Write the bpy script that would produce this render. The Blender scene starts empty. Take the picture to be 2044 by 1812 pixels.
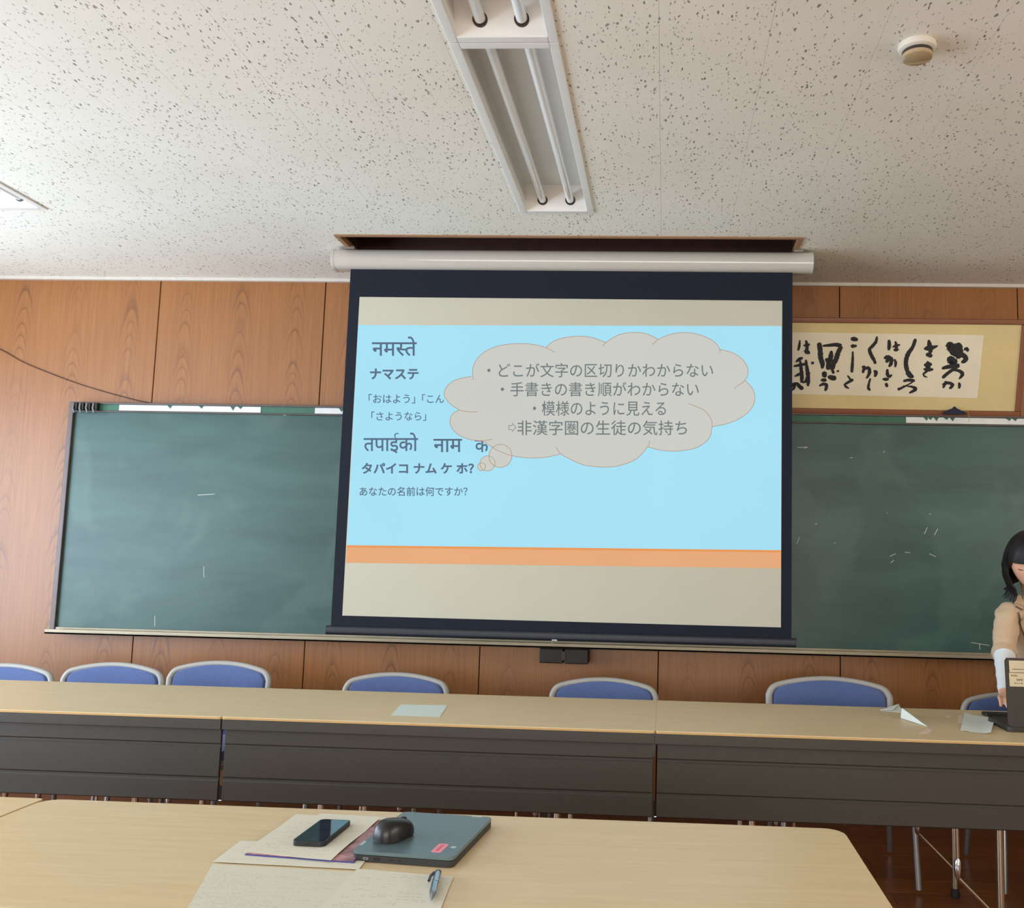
import bpy, bmesh, math, random
import numpy as np
from mathutils import Vector, Matrix, noise
from mathutils.geometry import tessellate_polygon
random.seed(7)
S = bpy.context.scene
COL = S.collection
# ------------------------------------------------------------------ camera, world, light, exposure
F, CX, CY, YAW, PITCH, ROLL = 1850.0, 1236.0, 899.8, -.0511, .1077, .0231
EYE = Vector((0, 0, 1.30))
def cam_axes():
    cy, sy, cp, sp = math.cos(YAW), math.sin(YAW), math.cos(PITCH), math.sin(PITCH)
    f = Vector((sy*cp, cy*cp, sp)); r = Vector((cy, -sy, 0)); u = r.cross(f)
    c, s = math.cos(ROLL), math.sin(ROLL)
    return c*r+s*u, -s*r+c*u, f
RX, UX, FX = cam_axes()
def ray(x, y): return RX*((x-CX)/F) - UX*((y-CY)/F) + FX
def onY(x, y, Y0): d = ray(x, y); return EYE + d*(Y0/d.y)          # point of the plane y = Y0 measured from the photograph
def onZ(x, y, z0): d = ray(x, y); return EYE + d*((z0-EYE.z)/d.z)  # point of the plane z = z0
cd = bpy.data.cameras.new('camera'); cam = bpy.data.objects.new('camera', cd); COL.objects.link(cam)
cd.sensor_fit = 'HORIZONTAL'; cd.sensor_width = 36; cd.lens = F/2044*36
cd.shift_x = (1022-CX)/2044; cd.shift_y = (CY-906)/2044; cd.clip_start = .05
m = Matrix((RX, UX, -FX)).transposed().to_4x4(); m.translation = EYE; cam.matrix_world = m
S.camera = cam
vs = S.view_settings; vs.view_transform = 'Standard'; vs.look = 'None'; vs.gamma = 1; vs.use_curve_mapping = False
vs.exposure = 0.04
S.cycles.use_denoising = True
S.cycles.max_bounces = 8; S.cycles.diffuse_bounces = 5
W = bpy.data.worlds.new('sky'); S.world = W; W.use_nodes = True
bg = W.node_tree.nodes['Background']; bg.inputs[0].default_value = (.62, .78, 1, 1); bg.inputs[1].default_value = 1.6
def area(name, loc, rot, sx, sy, power, color):
    l = bpy.data.lights.new(name, 'AREA'); l.shape = 'RECTANGLE'; l.size = sx; l.size_y = sy; l.energy = power; l.color = color
    o = bpy.data.objects.new(name, l); o.location = loc; o.rotation_euler = rot; COL.objects.link(o); return o
H = math.pi/2
# daylight through the long window band of the left wall and the back of the room; added warm fill from the right
area('daylight_left', (-4.75, 1.6, 1.25), (0, -H-.36, 0), 2.1, 5.4, 330, (.74, .86, 1))
area('warm_fill_right', (4.2, .2, 2.0), (0, H+.3, 0), .8, 4.5, 80, (1, .87, .68))
area('daylight_back', (-.6, -3.95, 1.55), (H+.55, 0, 0), 5.5, 1.6, 190, (1, .94, .83))

# ------------------------------------------------------------------ colours and materials
def lin(c):
    c /= 255.0
    return c/12.92 if c <= .04045 else ((c+.055)/1.055)**2.4
def rgb(r, g, b): return (lin(r), lin(g), lin(b), 1)
class NT:
    def __init__(s, name):
        s.m = bpy.data.materials.new(name); s.m.use_nodes = True; s.t = s.m.node_tree; s.p = s.t.nodes['Principled BSDF']
    def n(s, typ, **kw):
        x = s.t.nodes.new(typ)
        for k, v in kw.items(): setattr(x, k, v)
        return x
    def l(s, a, b): s.t.links.new(a, b)
    def val(s, sock, v):
        if hasattr(v, 'is_linked') or isinstance(v, bpy.types.NodeSocket): s.l(v, sock)
        else: sock.default_value = v
    def math(s, op, a, b=0.0, c=None):
        x = s.n('ShaderNodeMath', operation=op); s.val(x.inputs[0], a); s.val(x.inputs[1], b)
        if c is not None: s.val(x.inputs[2], c)
        return x.outputs[0]
    def coord(s, which='Object'): return s.n('ShaderNodeTexCoord').outputs[which]
    def world(s): return s.n('ShaderNodeNewGeometry').outputs['Position']
    def sep(s, v): x = s.n('ShaderNodeSeparateXYZ'); s.l(v, x.inputs[0]); return x.outputs
    def comb(s, a, b, c):
        x = s.n('ShaderNodeCombineXYZ')
        for i, v in enumerate((a, b, c)): s.val(x.inputs[i], v)
        return x.outputs[0]
    def noise(s, v, scale, detail=3, rough=.5, dist=0):
        x = s.n('ShaderNodeTexNoise'); s.l(v, x.inputs['Vector']); x.inputs['Scale'].default_value = scale
        x.inputs['Detail'].default_value = detail; x.inputs['Roughness'].default_value = rough; x.inputs['Distortion'].default_value = dist
        return x.outputs['Fac']
    def ramp(s, f, stops, interp='LINEAR'):
        x = s.n('ShaderNodeValToRGB'); x.color_ramp.interpolation = interp; s.l(f, x.inputs[0]); e = x.color_ramp.elements
        e[0].position, e[0].color = stops[0]; e[1].position, e[1].color = stops[-1]
        for p_, c_ in stops[1:-1]: q = e.new(p_); q.color = c_
        return x.outputs[0]
    def mix(s, f, a, b):
        x = s.n('ShaderNodeMix', data_type='RGBA'); s.val(x.inputs[0], f); s.val(x.inputs[6], a); s.val(x.inputs[7], b); return x.outputs[2]
    def bump(s, h, strength, dist=.01):
        x = s.n('ShaderNodeBump'); s.l(h, x.inputs['Height']); x.inputs['Strength'].default_value = strength; x.inputs['Distance'].default_value = dist
        s.l(x.outputs[0], s.p.inputs['Normal'])
    def base(s, c): s.val(s.p.inputs['Base Color'], c)
def mat(name, c, rough=.5, metal=0, spec=.5, vary=.06, scale=20, bump=0, coat=0, stretch=(1, 1, 1)):
    k = NT(name); v = k.coord(); mp = k.n('ShaderNodeMapping'); k.l(v, mp.inputs[0]); mp.inputs['Scale'].default_value = stretch
    f = k.noise(mp.outputs[0], scale, 4, .6)
    lo = tuple(x*(1-vary) for x in c[:3])+(1,); hi = tuple(min(1, x*(1+vary)) for x in c[:3])+(1,)
    k.base(k.ramp(f, [(.3, lo), (.7, hi)])); k.p.inputs['Roughness'].default_value = rough; k.p.inputs['Metallic'].default_value = metal
    k.p.inputs['Specular IOR Level'].default_value = spec
    if coat: k.p.inputs['Coat Weight'].default_value = coat; k.p.inputs['Coat Roughness'].default_value = .1
    if bump: k.bump(f, bump, .002)
    return k.m
def glow(name, c, strength=1.0, body=.06):
    """light of the projector leaving the screen fabric"""
    k = NT(name); f = k.noise(k.coord(), 1.4, 2, .5)
    col = k.ramp(f, [(.2, tuple(x*.94 for x in c[:3])+(1,)), (.8, c)])
    k.base(tuple(x*body for x in c[:3])+(1,)); k.l(col, k.p.inputs['Emission Color']); k.p.inputs['Emission Strength'].default_value = strength*.95
    k.p.inputs['Roughness'].default_value = .9; k.p.inputs['Specular IOR Level'].default_value = .1
    return k.m

def wood_panel_mat():
    k = NT('veneer_panel'); v = k.coord(); x, y, z = k.sep(v)
    rnd = k.n('ShaderNodeObjectInfo').outputs['Random']
    third = .3033
    q = k.math('DIVIDE', k.math('ADD', x, .455), third)
    cell = k.math('FLOOR', q)
    w = k.math('MULTIPLY', k.math('SUBTRACT', k.math('FRACT', q), .5), third)
    cellr = k.math('FRACT', k.math('MULTIPLY', k.math('SINE', k.math('ADD', k.math('MULTIPLY', cell, 12.98), k.math('MULTIPLY', rnd, 60.0))), 437.5))
    wob = k.math('MULTIPLY', k.math('SUBTRACT', k.noise(k.comb(k.math('MULTIPLY', cell, 7.3), rnd, k.math('MULTIPLY', z, 2.2)), 1.5, 3), .5), .028)
    w = k.math('ADD', w, wob)
    w2 = k.math('MULTIPLY', w, w)
    open_ = k.math('ADD', 26.0, k.math('MULTIPLY', k.noise(k.comb(cellr, rnd, k.math('MULTIPLY', z, 1.0)), 1.3, 2), 62.0))
    g = k.math('ADD', z, k.math('MULTIPLY', w2, open_))
    g = k.math('ADD', g, k.math('MULTIPLY', cellr, 3.1))
    g = k.math('ADD', g, k.math('MULTIPLY', k.noise(k.comb(0.0, cellr, g), 3.6, 3), .42))
    g = k.math('ADD', g, k.math('MULTIPLY', k.noise(k.comb(k.math('MULTIPLY', x, 40.0), cellr, k.math('MULTIPLY', z, 6.0)), 1.0, 2), .012))
    ring = k.math('FRACT', k.math('MULTIPLY', g, 10.0))
    line = k.ramp(ring, [(0, (1, 1, 1, 1)), (.07, (.6, .6, .6, 1)), (.22, (.25, .25, .25, 1)), (.45, (.03, .03, .03, 1)), (.95, (0, 0, 0, 1)), (1, (.8, .8, .8, 1))])
    env = k.math('POWER', 2.718, k.math('MULTIPLY', k.math('MULTIPLY', w2, w2), -120000.0))
    amp = k.ramp(k.noise(k.comb(cellr, rnd, k.math('MULTIPLY', z, 1.2)), 2.0, 2), [(.30, (.25, .25, .25, 1)), (.55, (1, 1, 1, 1))])
    lm = k.math('MULTIPLY', k.math('MULTIPLY', line, env), amp)
    fib = k.noise(k.comb(k.math('MULTIPLY', x, 130.0), rnd, k.math('MULTIPLY', z, 3.0)), 1.0, 5, .65)
    big = k.noise(k.comb(k.math('MULTIPLY', x, 3.0), rnd, k.math('MULTIPLY', z, .7)), 1.5, 3)
    c = k.ramp(fib, [(.25, rgb(136, 86, 42)), (.75, rgb(166, 110, 58))])
    c = k.mix(k.math('MULTIPLY', big, .35), c, rgb(136, 80, 36))
    c = k.mix(k.math('MULTIPLY', lm, .68), c, rgb(88, 48, 22))
    k.base(c); k.p.inputs['Roughness'].default_value = .38; k.p.inputs['Specular IOR Level'].default_value = .6
    k.bump(fib, .06, .001)
    return k.m
def ceiling_mat():
    k = NT('pitted_ceiling_board'); v = k.world(); x, y, z = k.sep(v)
    base = k.comb(x, y, 0.0)
    wn = k.n('ShaderNodeTexNoise'); k.l(base, wn.inputs['Vector']); wn.inputs['Scale'].default_value = 55; wn.inputs['Detail'].default_value = 2
    va = k.n('ShaderNodeVectorMath', operation='MULTIPLY_ADD'); k.l(wn.outputs['Color'], va.inputs[0]); va.inputs[1].default_value = (.013, .013, 0); k.l(base, va.inputs[2])
    def specks(scale, ang, stretch, thr, rand):
        mp = k.n('ShaderNodeMapping'); k.l(va.outputs[0], mp.inputs[0]); mp.inputs['Rotation'].default_value = (0, 0, ang); mp.inputs['Scale'].default_value = (1, stretch, 1)
        vo = k.n('ShaderNodeTexVoronoi'); k.l(mp.outputs[0], vo.inputs['Vector']); vo.inputs['Scale'].default_value = scale; vo.inputs['Randomness'].default_value = 1
        r = k.sep(vo.outputs['Color'])
        t = k.math('MULTIPLY', k.math('SUBTRACT', r[0], rand), thr)
        s = k.math('SUBTRACT', t, vo.outputs['Distance'])
        return k.ramp(k.math('MULTIPLY', s, 9.0), [(0, (0, 0, 0, 1)), (.45, (1, 1, 1, 1))])
    a = specks(78, .12, .40, .31, .04); b = specks(120, -.22, .42, .30, .10); c2 = specks(84, -.55, .36, .30, .15)
    s = k.math('MAXIMUM', k.math('MAXIMUM', a, k.math('MULTIPLY', b, .75)), c2)
    cl = k.ramp(k.noise(base, 6, 3), [(.3, (.65, .65, .65, 1)), (.6, (1, 1, 1, 1))])
    s = k.math('MULTIPLY', s, cl)
    tone = k.ramp(k.noise(base, 1.7, 3), [(.3, rgb(226, 223, 210)), (.7, rgb(233, 230, 220))])
    k.base(k.mix(k.math('MULTIPLY', s, .9), tone, rgb(112, 106, 92)))
    k.p.inputs['Roughness'].default_value = .92; k.p.inputs['Specular IOR Level'].default_value = .15
    k.bump(k.math('SUBTRACT', 1.0, s), .35, .003)
    return k.m
def floor_mat():
    k = NT('brown_floor_plank'); v = k.coord(); x, y, z = k.sep(v); rnd = k.n('ShaderNodeObjectInfo').outputs['Random']
    f = k.noise(k.comb(k.math('MULTIPLY', x, 2.0), k.math('MULTIPLY', y, 45.0), k.math('MULTIPLY', rnd, 30.0)), 1.2, 5, .6)
    c = k.ramp(f, [(.25, rgb(112, 62, 32)), (.75, rgb(172, 108, 58))])
    c = k.mix(k.math('MULTIPLY', rnd, .55), c, rgb(110, 62, 38))
    k.base(c); k.p.inputs['Roughness'].default_value = .3; k.bump(f, .08, .001)
    return k.m
def board_mat():
    k = NT('chalkboard_green'); v = k.coord(); x, y, z = k.sep(v)
    sm = k.noise(k.comb(k.math('MULTIPLY', x, .8), 0.0, k.math('MULTIPLY', z, 3.2)), 1.8, 5, .55, .4)
    sw = k.noise(k.comb(k.math('MULTIPLY', x, 3.0), 3.0, k.math('MULTIPLY', z, 22.0)), 1.4, 4, .6)
    blot = k.noise(k.comb(x, 9.0, z), 2.2, 3, .5, .5)
    c = k.ramp(sm, [(.28, rgb(40, 70, 66)), (.72, rgb(68, 100, 94))])
    c = k.mix(k.math('MULTIPLY', sw, .5), c, rgb(62, 92, 90))
    c = k.mix(k.ramp(blot, [(.52, (0, 0, 0, 1)), (.60, (.28, .28, .28, 1)), (.75, (.1, .1, .1, 1))]), c, rgb(92, 120, 110))
    vo = k.n('ShaderNodeTexVoronoi'); k.l(k.comb(k.math('MULTIPLY', x, 1.0), 0.0, k.math('MULTIPLY', z, 2.0)), vo.inputs['Vector']); vo.inputs['Scale'].default_value = 7
    r = k.sep(vo.outputs['Color']); dot = k.math('LESS_THAN', vo.outputs['Distance'], k.math('MULTIPLY', k.math('SUBTRACT', r[0], .75), .07))
    c = k.mix(k.math('MULTIPLY', dot, .6), c, rgb(200, 210, 205))
    k.base(c); k.p.inputs['Roughness'].default_value = .36; k.p.inputs['Specular IOR Level'].default_value = .42
    k.bump(sw, .05, .001)
    return k.m
def print_mat(name, paper, ink, rows, dens=.5, seed=0.0):
    """paper with faint rows of unreadably small print"""
    k = NT(name); v = k.coord('Generated'); x, y, z = k.sep(v)
    row = k.math('FRACT', k.math('MULTIPLY', y, float(rows)))
    band = k.math('MULTIPLY', k.math('GREATER_THAN', row, .35), k.math('LESS_THAN', row, .62))
    rid = k.math('FLOOR', k.math('MULTIPLY', y, float(rows)))
    nz = k.noise(k.comb(k.math('MULTIPLY', x, 60.0), k.math('MULTIPLY', rid, 3.7), seed), 1.0, 1)
    ln = k.noise(k.comb(k.math('MULTIPLY', x, 3.0), k.math('MULTIPLY', rid, 5.1), seed+4), 1.0, 1)
    ins = k.math('MULTIPLY', k.math('GREATER_THAN', x, .09), k.math('LESS_THAN', x, .9))
    iny = k.math('MULTIPLY', k.math('GREATER_THAN', y, .08), k.math('LESS_THAN', y, .92))
    t = k.math('MULTIPLY', k.math('MULTIPLY', band, k.math('GREATER_THAN', nz, .5)), k.math('MULTIPLY', k.math('GREATER_THAN', ln, 1-dens), k.math('MULTIPLY', ins, iny)))
    k.base(k.mix(k.math('MULTIPLY', t, .38), paper, ink)); k.p.inputs['Roughness'].default_value = .8; k.p.inputs['Specular IOR Level'].default_value = .2
    return k.m
def laminate_mat():
    k = NT('cream_laminate'); v = k.coord(); x, y, z = k.sep(v)
    f = k.noise(k.comb(k.math('MULTIPLY', x, 2.0), k.math('MULTIPLY', y, 28.0), 0.0), 2.0, 4, .6); g = k.noise(v, 1.1, 3)
    c = k.ramp(f, [(.3, rgb(212, 190, 150)), (.7, rgb(223, 203, 165))]); c = k.mix(k.math('MULTIPLY', g, .3), c, rgb(202, 178, 138))
    k.base(c); k.p.inputs['Roughness'].default_value = .38; k.p.inputs['Specular IOR Level'].default_value = .4
    return k.m
def fabric_mat(name, c1, c2, scale=260, rough=.85):
    k = NT(name); v = k.coord(); f = k.noise(v, scale, 3, .7); g = k.noise(v, 9, 3)
    c = k.ramp(f, [(.3, c1), (.7, c2)]); c = k.mix(k.math('MULTIPLY', g, .4), c, c1)
    k.base(c); k.p.inputs['Roughness'].default_value = rough; k.p.inputs['Sheen Weight'].default_value = .25; k.bump(f, .25, .001)
    return k.m

M = dict(
    wood=wood_panel_mat(), ceil=ceiling_mat(), floor=floor_mat(), board=board_mat(), lam=laminate_mat(),
    groove=mat('groove_backing', rgb(38, 22, 14), .9), plaster=mat('side_wall_plaster', rgb(214, 204, 184), .9),
    crown=mat('pale_trim', rgb(206, 200, 190), .5), plenum=mat('plenum_board', rgb(96, 90, 80), .9),
    enamel=mat('white_enamel', rgb(222, 221, 216), .28, spec=.5, vary=.03, scale=6), tube=mat('glass_tube', rgb(226, 226, 222), .07, spec=.8, vary=.02, coat=.6),
    socket=mat('socket_black', rgb(34, 30, 28), .5), casew=mat('screen_case_white', rgb(188, 184, 176), .16, spec=.5, vary=.02, coat=.5),
    blackfab=mat('screen_black_fabric', rgb(27, 32, 44), .8, vary=.15, scale=90, spec=.2), whitefab=mat('screen_white_fabric', rgb(190, 188, 172), .9, vary=.02, scale=3, spec=.1),
    barm=mat('screen_bar', rgb(30, 35, 46), .45, vary=.1), recess=mat('recess_brown', rgb(74, 44, 34), .6, vary=.15), recess_edge=mat('recess_edge_wood', rgb(150, 112, 78), .5),
    alu=mat('aluminium', rgb(150, 146, 140), .35, .6, vary=.08), alud=mat('dark_bronze_rail', rgb(92, 80, 78), .4, .3, vary=.1), brass=mat('worn_chalk_tray', rgb(158, 146, 122), .4, .3, vary=.12, scale=8, stretch=(1, 1, 6)),
    greenstrip=mat('rail_green', rgb(58, 104, 84), .6, vary=.12), white=mat('white_strip', rgb(222, 224, 222), .6, vary=.04), clip=mat('clip_dark', rgb(44, 44, 46), .35, .3), clipl=mat('clip_metal', rgb(150, 152, 154), .3, .8),
    frame=mat('picture_frame_wood', rgb(128, 76, 46), .4, vary=.15, stretch=(1, 20, 20)), matb=mat('picture_mat', rgb(214, 194, 142), .85, vary=.05, scale=4), wpaper=mat('calligraphy_paper', rgb(228, 220, 196), .85, vary=.04, scale=5),
    ink=mat('sumi_ink', rgb(26, 26, 28), .7, vary=.5, scale=40), dark=mat('table_dark_steel', rgb(60, 56, 49), .5, vary=.1, scale=120), edge=mat('table_edge_band', rgb(196, 160, 104), .5),
    chrome=mat('chrome_leg', rgb(176, 160, 140), .18, .9, vary=.03), knob=mat('bright_knob', rgb(210, 214, 220), .1, 1, vary=.02), rubber=mat('black_rubber', rgb(22, 22, 22), .7),
    blue=fabric_mat('blue_upholstery', rgb(70, 88, 134), rgb(92, 112, 162)), rim=mat('grey_plastic_rim', rgb(168, 166, 160), .4, vary=.04), steel=mat('grey_steel_leg', rgb(150, 150, 150), .3, .7),
    laptop=mat('laptop_blue_grey', rgb(98, 118, 124), .33, .2, vary=.05, scale=60), laptopd=mat('laptop_dark_edge', rgb(40, 42, 44), .45, vary=.1), port=mat('port_black', rgb(10, 10, 10), .5), silver=mat('silver_logo', rgb(200, 205, 208), .3, .6),
    pink=mat('pink_sticker', rgb(238, 150, 168), .6, vary=.05), pinkt=mat('sticker_print', rgb(196, 88, 112), .6), mouse=mat('mouse_black', rgb(20, 19, 23), .32, vary=.1), phoneb=mat('phone_case', rgb(24, 25, 30), .5), glass=mat('phone_glass', rgb(36, 44, 54), .03, spec=.9, vary=.5, scale=30),
    magblue=mat('magazine_blue', rgb(70, 72, 140), .4, vary=.2, scale=12), magpage=mat('magazine_photos', rgb(170, 120, 122), .4, vary=.6, scale=30), pen=mat('pen_silver', rgb(176, 186, 196), .16, .85, vary=.03), pend=mat('pen_dark', rgb(34, 30, 50), .3),
    p_form=print_mat('form_print', rgb(214, 212, 196), rgb(90, 90, 84), 34, .45), p_form2=print_mat('form_print_dense', rgb(210, 208, 192), rgb(150, 148, 138), 30, .5, 3.0), p_form3=print_mat('form_print_sparse', rgb(216, 214, 198), rgb(100, 98, 92), 22, .35, 8.0), p_blank=mat('plain_paper', rgb(214, 222, 216), .8, vary=.03), p_bluish=print_mat('leaflet_print', rgb(206, 218, 212), rgb(110, 120, 116), 14, .3, 5.0), p_pink=mat('pink_paper', rgb(220, 192, 178), .8),
    skin=mat('skin', rgb(216, 164, 136), .55, vary=.04, scale=12), hair=mat('black_hair', rgb(24, 19, 20), .52, spec=.3, vary=.4, scale=60, stretch=(1, 1, .08), bump=.3), blazer=fabric_mat('beige_blazer', rgb(186, 158, 128), rgb(206, 178, 146), 300), seam_shade=mat('blazer_seam_shade', rgb(96, 74, 60), .8), shirt=fabric_mat('white_shirt', rgb(208, 216, 220), rgb(226, 230, 230), 200), skirt=mat('dark_trousers', rgb(40, 40, 48), .8), lip=mat('lips', rgb(178, 98, 92), .5), eye=mat('eye_line', rgb(40, 28, 26), .5),
    lapblack=mat('black_laptop_lid', rgb(46, 42, 38), .5, vary=.12, scale=200), lapedge=mat('wine_laptop_edge', rgb(92, 34, 56), .35), label=mat('paper_label', rgb(206, 192, 160), .7), labink=mat('label_ink', rgb(70, 60, 52), .7), screenon=mat('laptop_screen_dark', rgb(20, 22, 30), .2), navy=mat('navy_cloth', rgb(36, 38, 62), .8, vary=.2), yarn=mat('yellow_yarn', rgb(168, 150, 70), .8), cord=mat('dark_cord', rgb(54, 36, 32), .7), chalk=mat('chalk_stick', rgb(232, 228, 216), .9), blackbox=mat('black_plastic', rgb(38, 30, 26), .55, vary=.15), detb=mat('detector_white', rgb(208, 202, 188), .4, vary=.04), detc=mat('detector_cover', rgb(170, 148, 114), .12, spec=.6, vary=.05, coat=.5), detr=mat('detector_ring', rgb(52, 46, 44), .4),
    sl_sky=glow('slide_pale_blue', rgb(170, 228, 248), .96), sl_or=glow('slide_orange_band', rgb(238, 176, 128), .92), sl_or2=glow('slide_orange_line', rgb(240, 158, 92), .92), sl_cl=glow('slide_cloud_grey', rgb(206, 207, 200), .96), sl_ln=glow('slide_cloud_outline', rgb(196, 160, 132), .8), sl_tx=glow('slide_grey_text', rgb(92, 112, 134), .95), sl_tc=glow('slide_cloud_text', rgb(116, 126, 128), .95),
)
# ------------------------------------------------------------------ mesh helpers
class MB:
    def __init__(s): s.v = []; s.f = []
    def add(s, vs_, fs_):
        b = len(s.v); s.v += [tuple(q) for q in vs_]; s.f += [tuple(b+i for i in q) for q in fs_]; return s
    def box(s, x0, x1, y0, y1, z0, z1, mtx=None):
        vv = [Vector(q) for q in ((x0,y0,z0),(x1,y0,z0),(x1,y1,z0),(x0,y1,z0),(x0,y0,z1),(x1,y0,z1),(x1,y1,z1),(x0,y1,z1))]
        if mtx: vv = [mtx @ q for q in vv]
        return s.add(vv, ((0,3,2,1),(4,5,6,7),(0,1,5,4),(1,2,6,5),(2,3,7,6),(3,0,4,7)))
    def tube(s, pts, r, n=10, flat=1.0, cap=True):
        pts = [Vector(p) for p in pts]; rr = r if isinstance(r, (list, tuple)) else [r]*len(pts)
        b = len(s.v); up = None
        for i, p in enumerate(pts):
            d = (pts[min(i+1, len(pts)-1)]-pts[max(i-1, 0)]).normalized()
            if up is None: up = Vector((0, 0, 1)) if abs(d.z) < .9 else Vector((1, 0, 0))
            a = d.cross(up).normalized(); c = a.cross(d).normalized(); up = c
            for j in range(n):
                t = 2*math.pi*j/n; s.v.append(tuple(p + a*(math.cos(t)*rr[i]) + c*(math.sin(t)*rr[i]*flat)))
        for i in range(len(pts)-1):
            for j in range(n): s.f.append((b+i*n+j, b+i*n+(j+1)%n, b+(i+1)*n+(j+1)%n, b+(i+1)*n+j))
        if cap: s.f.append(tuple(b+j for j in range(n))[::-1]); s.f.append(tuple(b+(len(pts)-1)*n+j for j in range(n)))
        return s
    def lathe(s, prof, n=32, mtx=None):
        b = len(s.v)
        for (r, z) in prof:
            for j in range(n):
                t = 2*math.pi*j/n; q = Vector((r*math.cos(t), r*math.sin(t), z)); s.v.append(tuple(mtx @ q if mtx else q))
        for i in range(len(prof)-1):
            for j in range(n): s.f.append((b+i*n+j, b+i*n+(j+1)%n, b+(i+1)*n+(j+1)%n, b+(i+1)*n+j))
        s.f.append(tuple(b+j for j in range(n))[::-1]); s.f.append(tuple(b+(len(prof)-1)*n+j for j in range(n)))
        return s
    def prism(s, poly, a, b_, axis='y', mtx=None):
        """2-D polygon extruded from a to b_ along an axis"""
        n = len(poly)
        def P(u, v, w):
            q = Vector((u, w, v)) if axis == 'y' else (Vector((u, v, w)) if axis == 'z' else Vector((w, u, v)))
            return mtx @ q if mtx else q
        vv = [P(u, v, a) for u, v in poly] + [P(u, v, b_) for u, v in poly]
        tris = tessellate_polygon([[Vector((u, v, 0)) for u, v in poly]])
        return s.add(vv, [tuple(t) for t in tris] + [tuple(i+n for i in t[::-1]) for t in tris] + [(i, (i+1) % n, n+(i+1) % n, n+i) for i in range(n)])
    def mesh(s, name, m_, smooth=False):
        me = bpy.data.meshes.new(name); me.from_pydata(s.v, [], s.f)
        bm = bmesh.new(); bm.from_mesh(me); bmesh.ops.recalc_face_normals(bm, faces=bm.faces); bm.to_mesh(me); bm.free()
        me.materials.append(m_)
        if smooth:
            for p in me.polygons: p.use_smooth = True
        return me
    def build(s, name, m_, parent=None, smooth=False, bevel=0, seg=2):
        return link(name, s.mesh(name, m_, smooth), parent, bevel, seg, smooth)
def link(name, me, parent=None, bevel=0, seg=2, smooth=False):
    o = bpy.data.objects.new(name, me); COL.objects.link(o)
    if parent is not None:
        o.parent = parent; o.matrix_parent_inverse = Matrix.Identity(4)
    if bevel:
        b = o.modifiers.new('bevel', 'BEVEL'); b.width = bevel; b.segments = seg; b.limit_method = 'ANGLE'; b.angle_limit = .6
        for p in me.polygons: p.use_smooth = True
        w = o.modifiers.new('wn', 'WEIGHTED_NORMAL'); w.keep_sharp = False
    elif smooth:
        me.set_sharp_from_angle(angle=.7)
    return o
def thing(name, label, cat, loc=(0, 0, 0), rz=0, group=None):
    o = bpy.data.objects.new(name, None); o.empty_display_size = .1; COL.objects.link(o); o.location = loc; o.rotation_euler = (0, 0, rz)
    return tag(o, label, cat, group)
def tag(o, label, cat, group=None):
    o['label'] = label; o['category'] = cat
    if group: o['group'] = group
    return o
def struct(o): o['kind'] = 'structure'; return o
def copy_tree(o, label, loc=None, rz=None, parent=None):
    c = o.copy(); COL.objects.link(c)
    if label: c['label'] = label
    if loc is not None: c.location = loc
    if rz is not None: c.rotation_euler = (0, 0, rz)
    if parent is not None: c.parent = parent
    for ch in list(o.children): copy_tree(ch, None, parent=c)
    return c
def catmull(pts, n=8, closed=False):
    pts = [Vector(p) for p in pts]; out = []; N = len(pts)
    for i in range(N if closed else N-1):
        p0 = pts[(i-1) % N] if closed or i else pts[0]; p1 = pts[i]; p2 = pts[(i+1) % N]
        p3 = pts[(i+2) % N] if closed or i+2 < N else pts[-1]
        for j in range(n):
            t = j/n; out.append(.5*((2*p1)+(p2-p0)*t+(2*p0-5*p1+4*p2-p3)*t*t+(3*p1-p0-3*p2+p3)*t**3))
    if not closed: out.append(pts[-1])
    return out
def rrect(w, h, r, n=6, cx=0, cy=0):
    out = []
    for sx, sy, a0 in ((1, 1, 0), (-1, 1, H), (-1, -1, 2*H), (1, -1, 3*H)):
        for i in range(n+1):
            a = a0+H*i/n; out.append((cx+sx*(w/2-r)+r*math.cos(a), cy+sy*(h/2-r)+r*math.sin(a)))
    return out
# ------------------------------------------------------------------ the room
ZC = 1.30+1.416; YW = 4.77; X0, X1, YB = -4.3, 4.0, -3.6
# ceiling: pitted boards 303 x 606 in running bond, cut round the lights and the screen recess
HOLES = [(-.622, -.331, 2.452, 3.758), (-.622, -.331, 1.126, 2.440), (-2.992, -2.701, 2.452, 3.745), (-1.539, .594, 4.058, 4.40)]
ceiling = struct(MB().box(X0, X1, YB, YW+.1, ZC+.26, ZC+.30).build('ceiling', M['plenum']))
def clipped(r, holes):
    rects = [r]
    for hx0, hx1, hy0, hy1 in holes:
        nxt = []
        for a, b, c, d in rects:
            if a >= hx1 or b <= hx0 or c >= hy1 or d <= hy0: nxt.append((a, b, c, d)); continue
            if a < hx0: nxt.append((a, hx0, c, d))
            if b > hx1: nxt.append((hx1, b, c, d))
            ma, mb = max(a, hx0), min(b, hx1)
            if c < hy0: nxt.append((ma, mb, c, hy0))
            if d > hy1: nxt.append((ma, mb, hy1, d))
        rects = nxt
    return [q for q in rects if q[1]-q[0] > .002 and q[3]-q[2] > .002]
TW, TD, G = .303, .606, .0003
XT0, XT1, YT0 = -.040-TW*12, -.040+TW*8, 1.62
shared_tile = None
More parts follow.
